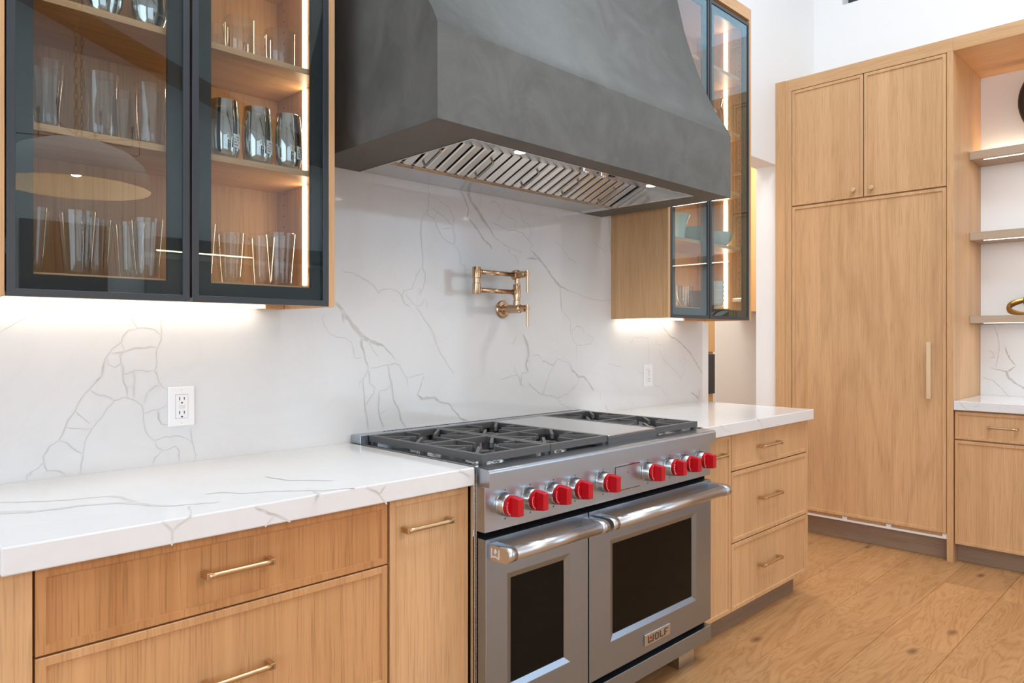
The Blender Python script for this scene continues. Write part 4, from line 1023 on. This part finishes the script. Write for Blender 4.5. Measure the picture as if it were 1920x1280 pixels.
# ================================================================ GLASS-FRONTED WALL CABINETS
UY = -0.3236
SHELF_TOPS = [1.747, 2.034, 2.342, 2.640]
def glass_cabinet(label, x0, x1, split, led_left, seam_x):
    t = thing('glass_cabinet', label, 'cabinet', ((x0 + x1) / 2, -0.16, 1.363))
    z0, z1 = 1.3640, 3.0155
    for a, c in ((x0, x0 + 0.019), (x1 - 0.019, x1)):
        b = B(); bx(b, a, c, UY, -0.0005, z0, z1, 0.0006); part('side_panel', b, M['oak_z'], t)
    xi0, xi1 = x0 + 0.0195, x1 - 0.0195
    b = B(); bx(b, xi0, xi1, -0.012, -0.0005, 1.375, z1 - 0.02); part('back_panel', b, M['oak_z'], t)
    b = B(); bx(b, xi0, xi1, -0.302, -0.0125, 1.400, 1.4200, 0.0006); part('bottom_shelf', b, M['oak_x'], t)
    b = B(); bx(b, xi0, xi1, -0.300, -0.0125, 1.3760, 1.3990); part('underside', b, M['oak_x'], t)
    b = B(); bx(b, xi0, xi1, -0.302, -0.0125, 2.935, 2.955); bx(b, xi0, xi1, UY, -0.0005, 2.9555, z1); part('top_panel', b, M['oak_x'], t)
    for z in SHELF_TOPS:
        b = B(); bx(b, xi0, xi1, -0.298, -0.0125, z - 0.0165, z, 0.0006); part('shelf', b, M['oak_x'], t)
    # vertical LED channels let into both side panels, broken by the shelves
    bays = [1.4205] + SHELF_TOPS + [2.934]
    for xs, s in (((xi1, -1),) if led_left is False else ((xi0, 1), (xi1, -1))):
        b = B()
        for k, (a, c) in enumerate(zip(bays, bays[1:])):
            c2 = c - (0.0172 if c in SHELF_TOPS else 0.002)
            bx(b, xs, xs + s * 0.0025, -0.1960, -0.1770, a + 0.012, c2 - 0.002)
        part('led_strip', b, M['led'], t)
    # hinges on the side panels
    for zz in ((1.4735, 2.1513, 2.8380)):
        for xs, s in ((xi0, 1), (xi1, -1)):
            b = B(); bx(b, xs, xs + s * 0.012, -0.285, -0.228, zz - 0.010, zz + 0.010, 0.002); bx(b, xs, xs + s * .006, -0.300, -0.285, zz - 0.018, zz + 0.018, 0.001)
            part('hinge', b, M['chrome'], t)
    b = B()
    for xs, s in ((xi0, 1), (xi1, -1)):
        for k in range(44):
            zz = 1.452 + k * 0.0336
            if min(abs(zz - q) for q in SHELF_TOPS) < 0.022: continue
            for yy in (-0.265, -0.055):
                lathe(b, [(0, 0), (0.0025, 0), (0.0025, s * 0.0004), (0, s * 0.0004)], (xs, yy, zz), 'x', 8)
    part('shelf_pin_holes', b, M['dark'], t, kind='stuff')
    # doors
    FWD = 0.0155
    dz0, dz1 = 1.3655, 2.9365
    for a, c in ((x0 + 0.0225, split - 0.0030), (split + 0.0030, x1 - 0.0200)):
        b = B(); P = plane_map('y', UY)
        R_ = lambda ins, d: rect(P, a, c, dz0, dz1, ins, d)
        loops_bm(b, [R_(0, .020), R_(0, .0008), R_(.0008, 0), R_(FWD, 0), R_(FWD + .0006, .0008), R_(FWD + .0006, .020), R_(0, .020)], False)
        d = part('glass_door', b, M['frame'], t)
        b = B(); bx(b, a + FWD, c - FWD, UY + .0035, UY + .0075, dz0 + FWD, dz1 - FWD); part('glass_pane', b, M['pane'], d)
        b = B(); L = [R_(FWD - .002, .0085), R_(FWD + .034, .0085), R_(FWD + .034, .0195), R_(FWD - .002, .0195), R_(FWD - .002, .0085)]
        loops_bm(b, L, False); part('door_band', b, M['band'], d, 'dark border behind the glass edge')
    return t
LCX0, LCX1 = -0.6985, 0.1033
gc1 = glass_cabinet('black framed glass oak cabinet of drinking glasses, left of the grey hood', LCX0, LCX1, -0.2977, False, 0)
RCX0, RCX1 = 1.8135, 2.6045
gc2 = glass_cabinet('black framed glass oak cabinet of bowls and cups, right of the grey hood', RCX0, RCX1, 2.1800, True, 0)
# perforated vent let into the underside of the upper shelf (left cabinet)
b = B()
for i in range(9):
    for j in range(7):
        u, v = i / 8 - 0.5, j / 6 - 0.5
        cx, cy = -0.056 + u * 0.062 + v * 0.010, -0.178 + v * 0.100
        lathe(b, [(0, 0), (0.0030, 0), (0.0030, -0.0006), (0, -0.0006)], (cx, cy, 2.0173), 'z', 6)
part('shelf_vent', b, M['warmwall'], gc1, kind='stuff')
# light bars and rear cleats under both cabinets
def under_light(x0, x1, c0, c1, label, power):
    b = B(); bx(b, x0, x1, -0.060, -0.020, 1.3660, 1.3755, 0.001)
    t = solo('under_cabinet_light', b, M['led_cool'], label, 'light', ((x0 + x1) / 2, -0.04, 1.366))
    ld = bpy.data.lights.new('under_cabinet_lamp', 'AREA'); ld.shape = 'RECTANGLE'; ld.size = x1 - x0; ld.size_y = 0.03; ld.energy = power; ld.color = (1, 0.83, 0.62)
    lo = bpy.data.objects.new('under_cabinet_lamp', ld); lo.location = ((x0 + x1) / 2, -0.045, 1.3625); C.objects.link(lo)
under_light(LCX0 + .03, 0.020, 0.02, 0.08, 'glowing light bar under the left glass cabinet', 0.20)
under_light(RCX0 + .03, 2.36, 2.36, 2.58, 'glowing light bar under the right glass cabinet', 0.24)
for p_, a, c in ((gc1, 0.022, 0.082), (gc2, 2.375, 2.583)):
    b = B(); bx(b, a, c, -0.060, -0.001, 1.3645, 1.3755); part('light_cleat', b, M['oak_x'], p_)

# ---------------------------------------------------------------- drinking glasses
def glass_proto(name, cat, label, loc, outer, th, base, m, group, wob=None, extra=None, segs=36):
    """outer: [(r, z)] from bottom to rim; inner wall offset by th, thick base"""
    x, y, z = loc
    inner = [(max(r - th, 0.001), max(h, base)) for r, h in outer]
    prof = [(0, 0.0004)] + [(r, max(h, 0.0004)) for r, h in outer]
    rim_r, rim_h = outer[-1]
    prof += [(rim_r - th * 0.5, rim_h + th * 0.4)] + [(r, h) for r, h in inner[::-1] if h > base] + [(inner[0][0], base), (0, base)]
    b = B(); lathe(b, prof, (x, y, z), 'z', segs, True, wob)
    t = solo(name, b, m, label, cat, (x, y, z), group)
    if extra: extra(t, x, y, z)
    return t
G1 = 'glasses in the left cabinet'
zb = 1.4202
pint = glass_proto('pint_glass', 'glass', 'clear tapered pint glass at far left of the lowest shelf, half behind the door edge', (-0.6200, -0.238, zb),
                   [(0.0290, 0), (0.0300, 0.004), (0.0335, 0.05), (0.0375, 0.10), (0.0412, 0.146)], 0.0022, 0.011, M['tumbler'], G1)
for x, y, s in ((-0.5280, -0.258, 'clear tapered pint glass standing front left on the lowest shelf of the left cabinet'),
                (-0.4657, -0.155, 'pint glass half hidden behind the front left one on the lowest shelf'),
                (-0.3800, -0.258, 'clear tapered pint glass beside the middle door frame on the lowest shelf, left door'),
                (-0.3890, -0.158, 'pint glass behind the one beside the middle door frame, lowest shelf'),
                (-0.1323, -0.165, 'pint glass set back behind the right door of the left cabinet, lowest shelf'),
                (-0.0297, -0.255, 'clear pint glass front right beside the glowing strip on the lowest shelf'),
                (-0.0330, -0.150, 'pint glass behind the front right one beside the glowing strip')):
    dup(pint, (x, y, zb), s)
rr = random.Random(5)
glass_proto('hammered_glass', 'glass', 'hammered clear glass just right of the middle door frame on the lowest shelf', (-0.2420, -0.235, zb),
            [(0.0290, 0), (0.0300, 0.004), (0.0335, 0.05), (0.0375, 0.10), (0.0412, 0.152)], 0.0022, 0.011, M['tumbler'], G1, lambda a, h: 0.018 * math.sin(a * 13 + h * 240) * math.sin(h * 300 + 1))
wavy = glass_proto('wavy_tumbler', 'glass', 'tall wavy clear tumbler at far left of the middle shelf', (-0.5900, -0.250, 1.7472),
                   [(0.0330, 0), (0.0350, 0.004), (0.0355, 0.03), (0.0350, 0.06), (0.0370, 0.10), (0.0385, 0.150)], 0.0022, 0.012, M['tumbler'], G1,
                   lambda a, h: 0.045 * math.sin(a * 4 + h * 26) * max(0, 1 - h / 0.16), None, 48)
for x, y, s in ((-0.4767, -0.250, 'tall wavy clear tumbler in the middle of the left door, middle shelf'),
                (-0.3690, -0.250, 'tall wavy clear tumbler next to the middle door frame, middle shelf'),
                (-0.5660, -0.140, 'wavy tumbler behind the far left one on the middle shelf'),
                (-0.4000, -0.145, 'wavy tumbler between and behind the two right wavy ones on the middle shelf')):
    dup(wavy, (x, y, 1.7472), s, rotz=rr.random() * 6)
def sticker(t, x, y, z):
    b = B()
    n = 6
    for i in range(n):
        a0 = math.radians(-62) - 0.30 + 0.6 * i / n; a1 = a0 + 0.6 / n; r = 0.0418
        v = [b.verts.new((x + r * math.cos(q), y + r * math.sin(q), z + h)) for q, h in ((a0, .030), (a1, .030), (a1, .066), (a0, .066))]
        b.faces.new(v)
    part('price_sticker', b, M['porcelain'], t)
    b = B()
    for k in range(4):
        for i in range(4):
            if (i + k) % 4 == 3: continue
            a0 = math.radians(-62) - 0.22 + 0.11 * i; a1 = a0 + 0.075; r = 0.0421
            h0 = z + 0.036 + k * 0.007
            v = [b.verts.new((x + r * math.cos(q), y + r * math.sin(q), h)) for q, h in ((a0, h0), (a1, h0), (a1, h0 + .003), (a0, h0 + .003))]
            b.faces.new(v)
    part('sticker_print', b, M['ink'], t, kind='stuff')
mirr = glass_proto('silvered_tumbler', 'glass', 'silvered smoke tumbler nearest the middle door frame on the middle shelf, right door', (-0.1845, -0.248, 1.7472),
                   [(0.0300, 0), (0.0330, 0.004), (0.0380, 0.03), (0.0405, 0.065), (0.0400, 0.105), (0.0365, 0.138), (0.0345, 0.156)], 0.0020, 0.006, M['mirror'], G1, None, sticker)
for x, y, s in ((-0.0932, -0.248, 'middle of the three silvered smoke tumblers on the middle shelf, right door'),
                (-0.0040, -0.248, 'silvered smoke tumbler against the glowing strip on the middle shelf'),):
    dup(mirr, (x, y, 1.7472), s)
dup(pint, (-0.0150, -0.150, 1.7472), 'clear glass peeping out between two silvered tumblers on the middle shelf')
steml = glass_proto('silvered_stemless', 'glass', 'silvered stemless glass at left on the upper shelf, cut by the top of the picture', (-0.4754, -0.245, 2.0342),
                    [(0.0260, 0), (0.0340, 0.006), (0.0430, 0.03), (0.0460, 0.055), (0.0440, 0.085), (0.0400, 0.110)], 0.0020, 0.006, M['mirror'], G1, None, sticker)
dup(steml, (-0.3700, -0.245, 2.0342), 'silvered stemless glass on the upper shelf beside the middle door frame')
dof = glass_proto('whisky_glass', 'glass', 'short clear whisky glass at left on the upper shelf, right door', (-0.1432, -0.245, 2.0342),
                  [(0.0385, 0), (0.0405, 0.004), (0.0412, 0.05), (0.0415, 0.098)], 0.0022, 0.010, M['tumbler'], G1)
for x, y, s in ((-0.0260, -0.245, 'short clear whisky glass at right on the upper shelf beside the glowing strip'),
                (-0.1700, -0.150, 'whisky glass behind the left one on the upper shelf, right door'),
                (-0.0450, -0.150, 'whisky glass behind the right one on the upper shelf, right door')):
    dup(dof, (x, y, 2.0342), s)

# ---------------------------------------------------------------- contents of the right cabinet
G2 = 'tableware in the right cabinet'
def mug_handle(t, x, y, z):
    b = B(); tube(b, [(x - .024, y - .022, z + .085), (x - .040, y - .036, z + .080), (x - .046, y - .041, z + .055), (x - .040, y - .036, z + .030), (x - .025, y - .023, z + .024)], 0.0045, 10); part('handle', b, M['tumbler'], t)
mug = glass_proto('glass_mug', 'mug', 'clear glass mug at far left on the lowest shelf of the right cabinet', (2.0050, -0.235, zb),
                  [(0.0330, 0), (0.0350, 0.004), (0.0350, 0.05), (0.0355, 0.105)], 0.0025, 0.010, M['tumbler'], G2, None, mug_handle)
dup(mug, (2.1080, -0.235, zb), 'clear glass mug beside the left one on the lowest shelf of the right cabinet')
glass_proto('glass_bowl', 'bowl', 'clear glass bowl behind the mugs on the lowest shelf of the right cabinet', (2.3300, -0.120, zb),
            [(0.035, 0), (0.05, 0.01), (0.075, 0.05), (0.085, 0.095)], 0.003, 0.008, M['tumbler'], G2)
glass_proto('amber_mug', 'mug', 'brown rounded mug on the lowest shelf left of the right door', (2.2300, -0.215, zb),
            [(0.030, 0), (0.040, 0.008), (0.047, 0.035), (0.044, 0.07), (0.036, 0.088)], 0.004, 0.008, M['amber'], G2)
cup = glass_proto('porcelain_cup', 'cup', 'white scalloped cup, bottom of the stack on the lowest shelf of the right cabinet', (2.4500, -0.205, zb),
                  [(0.024, 0), (0.028, 0.004), (0.034, 0.024), (0.040, 0.046), (0.043, 0.054)], 0.003, 0.006, M['porcelain'], G2)
for k, s in enumerate(('second white cup from the bottom of the stack', 'third white cup from the bottom of the stack', 'fourth white cup from the bottom of the stack', 'topmost white cup of the stack in the right cabinet')):
    dup(cup, (2.4500, -0.205, zb + 0.0235 * (k + 1)), s)
glass_proto('celadon_vase', 'vase', 'pale green flared vase bowl at left on the second shelf of the right cabinet', (2.0550, -0.200, 1.7472),
            [(0.040, 0), (0.052, 0.01), (0.056, 0.05), (0.062, 0.085), (0.078, 0.125)], 0.004, 0.008, M['celadon'], G2)
gb = glass_proto('green_bowl', 'bowl', 'wide pale green bowl beside the flared vase on the second shelf, right cabinet', (2.2300, -0.200, 1.7472),
                 [(0.035, 0), (0.050, 0.008), (0.075, 0.04), (0.086, 0.078)], 0.003, 0.007, M['celadon'], G2)
dup(gb, (2.4700, -0.195, 1.7472), 'wide pale green bowl beside the glowing strip on the second shelf, right cabinet')
def pitcher_handle(t, x, y, z):
    b = B(); tube(b, [(x + .040, y - .020, z + .150), (x + .070, y - .034, z + .150), (x + .082, y - .040, z + .110), (x + .070, y - .034, z + .060), (x + .045, y - .022, z + .040)], 0.0055, 12); part('handle', b, M['tumbler'], t)
glass_proto('glass_pitcher', 'pitcher', 'clear glass pitcher with a loop handle on the fourth shelf of the right cabinet', (2.4450, -0.190, 2.3422),
            [(0.045, 0), (0.052, 0.006), (0.062, 0.05), (0.055, 0.11), (0.042, 0.15), (0.050, 0.19)], 0.003, 0.010, M['tumbler'], G2, None, pitcher_handle)

# ================================================================ TALL FRIDGE CABINET, BENCH AND SHELVES
FX = WX1 - 0.6227
t = thing('tall_cabinet', 'tall oak cabinet hiding a built-in fridge, right of the hall opening', 'cabinet', (FX + .3, -0.52, 0))
def P_x(b, y0, y1, z0, z1, d0, d1, bev=0.0006): bx(b, FX + d0, FX + d1, y0, y1, z0, z1, bev)
b = B(); P_x(b, -0.979, -0.079, 0.135, 2.8920, 0.0215, 0.615); part('carcass', b, M['oak_z'], t)
b = B(); P_x(b, -0.0560, 0.0290, 0.0, 2.9690, 0.0, 0.60); P_x(b, -0.0365, 0.0290, 0.0, 2.9700, -0.004, 0.0); part('scribe_stile', b, M['oak_z'], t)
b = B(); P_x(b, -0.0789, -0.0562, 0.0, 2.8930, 0.0, 0.60); part('stile', b, M['oak_z'], t)
b = B(); P_x(b, -1.0110, -0.9795, 0.0, 2.8930, 0.0, 0.6225); part('end_panel', b, M['oak_z'], t)
b = B(); P_x(b, -1.0110, -0.0562, 2.8935, 2.9690, 0.0, 0.60); part('header', b, M['oak_y'], t)
for a, c, kx, nm in ((-0.5262, -0.0825, -0.4738, 0), (-0.9760, -0.5325, -0.5794, 1)):
    d = part('upper_door', shaker(a, c, 2.1365, 2.8900, FX, 'x', 0.0175), M['oak_z'], t)
    b = B(); lathe(b, [(0, 0), (0.010, 0), (0.008, -0.004), (0.006, -0.012), (0.0135, -0.017), (0.0145, -0.023), (0.0110, -0.0275), (0.006, -0.0285), (0, -0.0270)], (FX, kx, 2.1830), 'x', 22); part('knob', b, M['brass_lit'], d)
d = part('fridge_door', shaker(-0.9760, -0.0825, 0.1580, 2.1280, FX, 'x', 0.0175), M['oak_fig'], t)
b = B(); P_x(b, -0.9085, -0.8840, 0.9200, 1.2475, -0.0405, -0.0300, 0.002)
for z in (0.940, 1.2275): lathe(b, [(0, 0.001), (0.006, 0.001), (0.006, -0.032), (0, -0.032)], (FX, -0.8965, z), 'x', 12)
part('fridge_handle', b, M['brass_lit'], d)
b = B(); P_x(b, -0.9795, -0.0790, 0.1260, 0.1375, 0.004, 0.060, 0.0); P_x(b, -0.9795, -0.0790, 0.1375, 0.1545, 0.030, 0.040, 0.0)
for y in (-0.4150, -0.6700, -0.9700, -0.0900): P_x(b, y - .014, y + .014, 0.1375, 0.1550, 0.006, 0.030, 0.0)
part('fridge_vent', b, M['vent_white'], t)
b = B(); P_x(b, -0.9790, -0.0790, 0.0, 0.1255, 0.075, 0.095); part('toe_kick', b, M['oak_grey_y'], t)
# soffit that carries the header on above the bench
b = B(); bx(b, FX, WX1 - .0005, -3.2, -1.0115, 2.8935, 2.9690, 0.0008); solo('soffit', b, M['oak_y'], 'long oak soffit board above the open shelves, right of the tall cabinet', 'panel', (3.95, -2.1, 2.8935))
# bench cabinets
def bench_unit(label, y0, y1, hy):
    t = thing('bench_cabinet', label, 'cabinet', (3.97, (y0 + y1) / 2, 0))
    b = B(); bx(b, FX + .0365, WX1 - .001, y0, y1, 0.105, 0.8635); part('carcass', b, M['oak_z'], t)
    d = part('drawer', shaker(y0 + .004, y1 - .004, 0.7010, 0.8560, FX + .015, 'x'), M['oak_z'], t)
    part('handle', pull(hy, 0.7800, 0.128, FX + .015, 'x'), M['brass'], d)
    part('door', shaker(y0 + .004, y1 - .004, 0.1070, 0.6930, FX + .015, 'x'), M['oak_z'], t)
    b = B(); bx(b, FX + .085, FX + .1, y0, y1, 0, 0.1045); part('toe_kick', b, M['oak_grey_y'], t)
bench_unit('oak bench cabinet with a thin brass drawer pull, right of the tall fridge cabinet', -1.480, -1.0120, -1.246)
bench_unit('oak bench cabinet next along, past the right picture edge', -2.05, -1.4805, -1.765)
def wall_shelf(label, z0, z1, glow):
    b = B(); bx(b, WX1 - 0.268, WX1 - 0.0005, -3.2, -1.0118, z0, z1, 0.0008)
    s = solo('wall_shelf', b, M['oak_shelf'], label, 'shelf', (4.13, -2.1, z0))
    b = B(); bx(b, WX1 - 0.231, WX1 - 0.221, -3.15, -1.075, z0 - 0.0025, z0 - 0.0002); part('led_strip', b, M['led_cool'], s)
    ld = bpy.data.lights.new('shelf_lamp', 'AREA'); ld.shape = 'RECTANGLE'; ld.size = 0.02; ld.size_y = 2.0; ld.energy = glow * 1.7; ld.color = (1, 0.95, 0.88)
    lo = bpy.data.objects.new('shelf_lamp', ld); lo.location = (WX1 - 0.226, -2.1, z0 - 0.006); C.objects.link(lo)
wall_shelf('highest of the three thick taupe oak wall shelves', 2.3380, 2.3860, 1.2)
wall_shelf('middle of the three thick taupe oak wall shelves', 1.8550, 1.9020, 1.2)
wall_shelf('lowest of the three thick taupe oak wall shelves, above the bench backsplash', 1.3600, 1.4030, 1.2)
top_shelf = [o for o in bpy.data.objects if o.name == 'wall_shelf'][0]
b = B(); bx(b, WX1 - 0.020, WX1 - 0.006, -3.15, -1.03, 2.3862, 2.3900); part('rear_led_strip', b, M['led'], top_shelf)
ld = bpy.data.lights.new('shelf_uplamp', 'AREA'); ld.shape = 'RECTANGLE'; ld.size = 0.02; ld.size_y = 2.0; ld.energy = 2.2; ld.color = (1, 0.80, 0.56)
lo = bpy.data.objects.new('shelf_uplamp', ld); lo.location = (WX1 - 0.03, -2.05, 2.396); lo.rotation_euler = (0, PI - 0.35, 0); C.objects.link(lo)
# sculptures at the right picture edge
b = B(); cy, cz, N = -1.432, 2.6300, 48
pts = []; rad = []
for k in range(N):
    a = 2 * PI * k / N; r = 0.165 + 0.012 * math.sin(2 * a + 0.6)
    pts.append((4.13 + 0.012 * math.sin(3 * a), cy + r * math.cos(a), cz + 0.05 + 0.235 * math.sin(a))); rad.append(0.024 + 0.010 * math.sin(a * 2 + 1))
tube(b, pts, rad, 14, closed=True)
zmin = min(v.co.z for v in b.verts)
for v in b.verts: v.co.z += 2.3862 - zmin
solo('ring_sculpture', b, M['charcoal'], 'dark ceramic ring sculpture on the highest wall shelf, cut by the right picture edge', 'sculpture', (4.13, cy, 2.3862))
b = B()
def band(cx, cy, cz, ry, rx, tilt, wd, back=0.0):
    N = 40; prev = None; first = None
    for k in range(N):
        a = 2 * PI * k / N
        p = Vector((cx + rx * math.sin(a), cy + ry * math.cos(a), cz + tilt * math.cos(a) + back * math.sin(a)))
        n = Vector((math.sin(a) * .8, math.cos(a), 0)).normalized()
        u = Vector((0, 0, 1)) * wd * (0.8 + 0.3 * math.sin(a + 1))
        row = [b.verts.new(p + n * .007 - u), b.verts.new(p + n * .011), b.verts.new(p + n * .007 + u), b.verts.new(p - n * .007 + u), b.verts.new(p - n * .007 - u)]
        if prev:
            for i in range(5):
                f = b.faces.new([prev[i], prev[(i + 1) % 5], row[(i + 1) % 5], row[i]]); f.smooth = True
        else: first = row
        prev = row
    for i in range(5):
        f = b.faces.new([prev[i], prev[(i + 1) % 5], first[(i + 1) % 5], first[i]]); f.smooth = True
band(4.10, -1.285, 1.462, 0.098, 0.065, -0.004, 0.015, 0.042); band(4.13, -1.360, 1.468, 0.098, 0.05, 0.026, 0.016, -0.03); band(4.10, -1.340, 1.52, 0.06, 0.05, 0.0, 0.016, 0.02)
zmin = min(v.co.z for v in b.verts)
for v in b.verts: v.co.z += 1.4032 - zmin
solo('knot_sculpture', b, M['gold'], 'antique gold looped knot sculpture on the lowest wall shelf at the right picture edge', 'sculpture', (4.12, -1.30, 1.4032))

# ================================================================ THE REST OF THE ROOM (seen only mirrored in the cabinet glass)
t = thing('pendant_lamp', 'large dome pendant lamp behind the camera, mirrored in the left cabinet glass', 'lamp', (0.135, -3.2, 2.135))
b = B(); cx, cy = 0.135, -3.2
outer = [(0.392, 2.135), (0.385, 2.20), (0.35, 2.28), (0.28, 2.345), (0.17, 2.39), (0.05, 2.41), (0.0, 2.412)]
inner = [(0.386, 2.135), (0.379, 2.198), (0.344, 2.276), (0.275, 2.339), (0.166, 2.383), (0.05, 2.402), (0.0, 2.404)]
lathe(b, inner[::-1] + outer, (cx, cy, 0), 'z', 48); part('shade', b, mat('plaster_shade', (0.86, 0.82, 0.76), 0.8), t)
b = B(); lathe(b, [(0, 2.27), (0.03, 2.285), (0.035, 2.31), (0.02, 2.36), (0, 2.37)], (cx, cy, 0), 'z', 20); part('bulb', b, mat('warm_bulb', (1, 1, 1), emis=(1, 0.72, 0.42), estr=14), t)
ld = bpy.data.lights.new('pendant_glow', 'POINT'); ld.energy = 42; ld.color = (1, 0.66, 0.42); ld.shadow_soft_size = 0.04
lo = bpy.data.objects.new('pendant_glow', ld); lo.location = (cx, cy, 2.24); C.objects.link(lo)
def chain(b, x, y, z0, z1, r=0.012, n=None):
    n = n or int((z1 - z0) / 0.045)
    for k in range(n):
        zc = z0 + (k + 0.5) * (z1 - z0) / n; hh = (z1 - z0) / n * 0.62
        pts = []
        for i in range(12):
            a = 2 * PI * i / 12; u = r * math.cos(a)
            pts.append((x + (u if k % 2 else 0), y + (0 if k % 2 else u), zc + hh * math.sin(a)))
        tube(b, pts, 0.0032, 5, closed=True)
b = B(); chain(b, cx, cy, 2.41, 3.6); tube(b, [(cx, cy, 3.6), (cx, cy, CZ - .001)], 0.006, 8); part('chain', b, M['gold'], t)
t = thing('chandelier', 'thin black candle chandelier behind the camera, mirrored in the left cabinet glass', 'chandelier', (0.60, -5.0, 2.86))
b = B(); cx, cy, cz = 0.60, -5.0, 2.86
lathe(b, [(0, -0.03), (0.03, -0.02), (0.04, 0.0), (0.03, 0.02), (0, 0.03)], (cx, cy, cz), 'z', 16); chain(b, cx, cy, cz + .03, cz + .9, 0.012, 16); tube(b, [(cx, cy, cz + .9), (cx, cy, CZ - .001)], 0.005, 8)
part('hub', b, M['frame'], t)
for k in range(10):
    a = 2 * PI * k / 10 + 0.2; R1 = 0.55 if k % 2 else 0.36; ux, uy = math.cos(a), math.sin(a)
    b = B(); tube(b, [(cx, cy, cz), (cx + ux * R1 * .93, cy + uy * R1 * .93, cz - .02), (cx + ux * R1, cy + uy * R1, cz), (cx + ux * R1, cy + uy * R1, cz + .10)], 0.005, 6)
    arm = part('arm', b, M['frame'], t)
    b = B(); lathe(b, [(0, 0), (0.012, 0), (0.012, 0.05), (0, 0.05)], (cx + ux * R1, cy + uy * R1, cz + .10), 'z', 10); part('candle', b, M['frame'], arm)
    b = B(); lathe(b, [(0, 0), (0.010, 0.012), (0.008, 0.035), (0, 0.055)], (cx + ux * R1, cy + uy * R1, cz + .151), 'z', 10); part('bulb', b, M['tumbler'], arm)
b = B(); bx(b, 0.62, 1.45, WY0 + .001, WY0 + .06, 1.10, 2.52, 0.004); solo('wall_screen', b, M['ovenglass'], 'black screen on the far wall, mirrored in the left cabinet glass', 'screen', (1.03, WY0 + .03, 1.10))
t = thing('media_cabinet', 'dark media cabinet with a lit ledge, mirrored in the left cabinet glass', 'cabinet', (3.0, WY0 + .2, 0))
b = B(); bx(b, 1.85, 4.20, WY0 + .001, WY0 + .10, 1.75, 2.20, .003); part('back', b, mat('taupe_panel', (0.24, 0.22, 0.20), 0.5), t)
b = B(); bx(b, 1.85, 4.20, WY0 + .001, WY0 + .36, 2.27, 2.42, .003); part('ledge', b, M['band'], t)
b = B(); bx(b, 1.87, 3.0, WY0 + .34, WY0 + .352, 2.255, 2.269); part('led_strip', b, M['led'], t)
b = B(); bx(b, 1.85, 4.20, WY0 + .001, WY0 + .42, 0, 1.74, .003); part('base', b, mat('taupe_base', (0.30, 0.275, 0.25), 0.5), t)
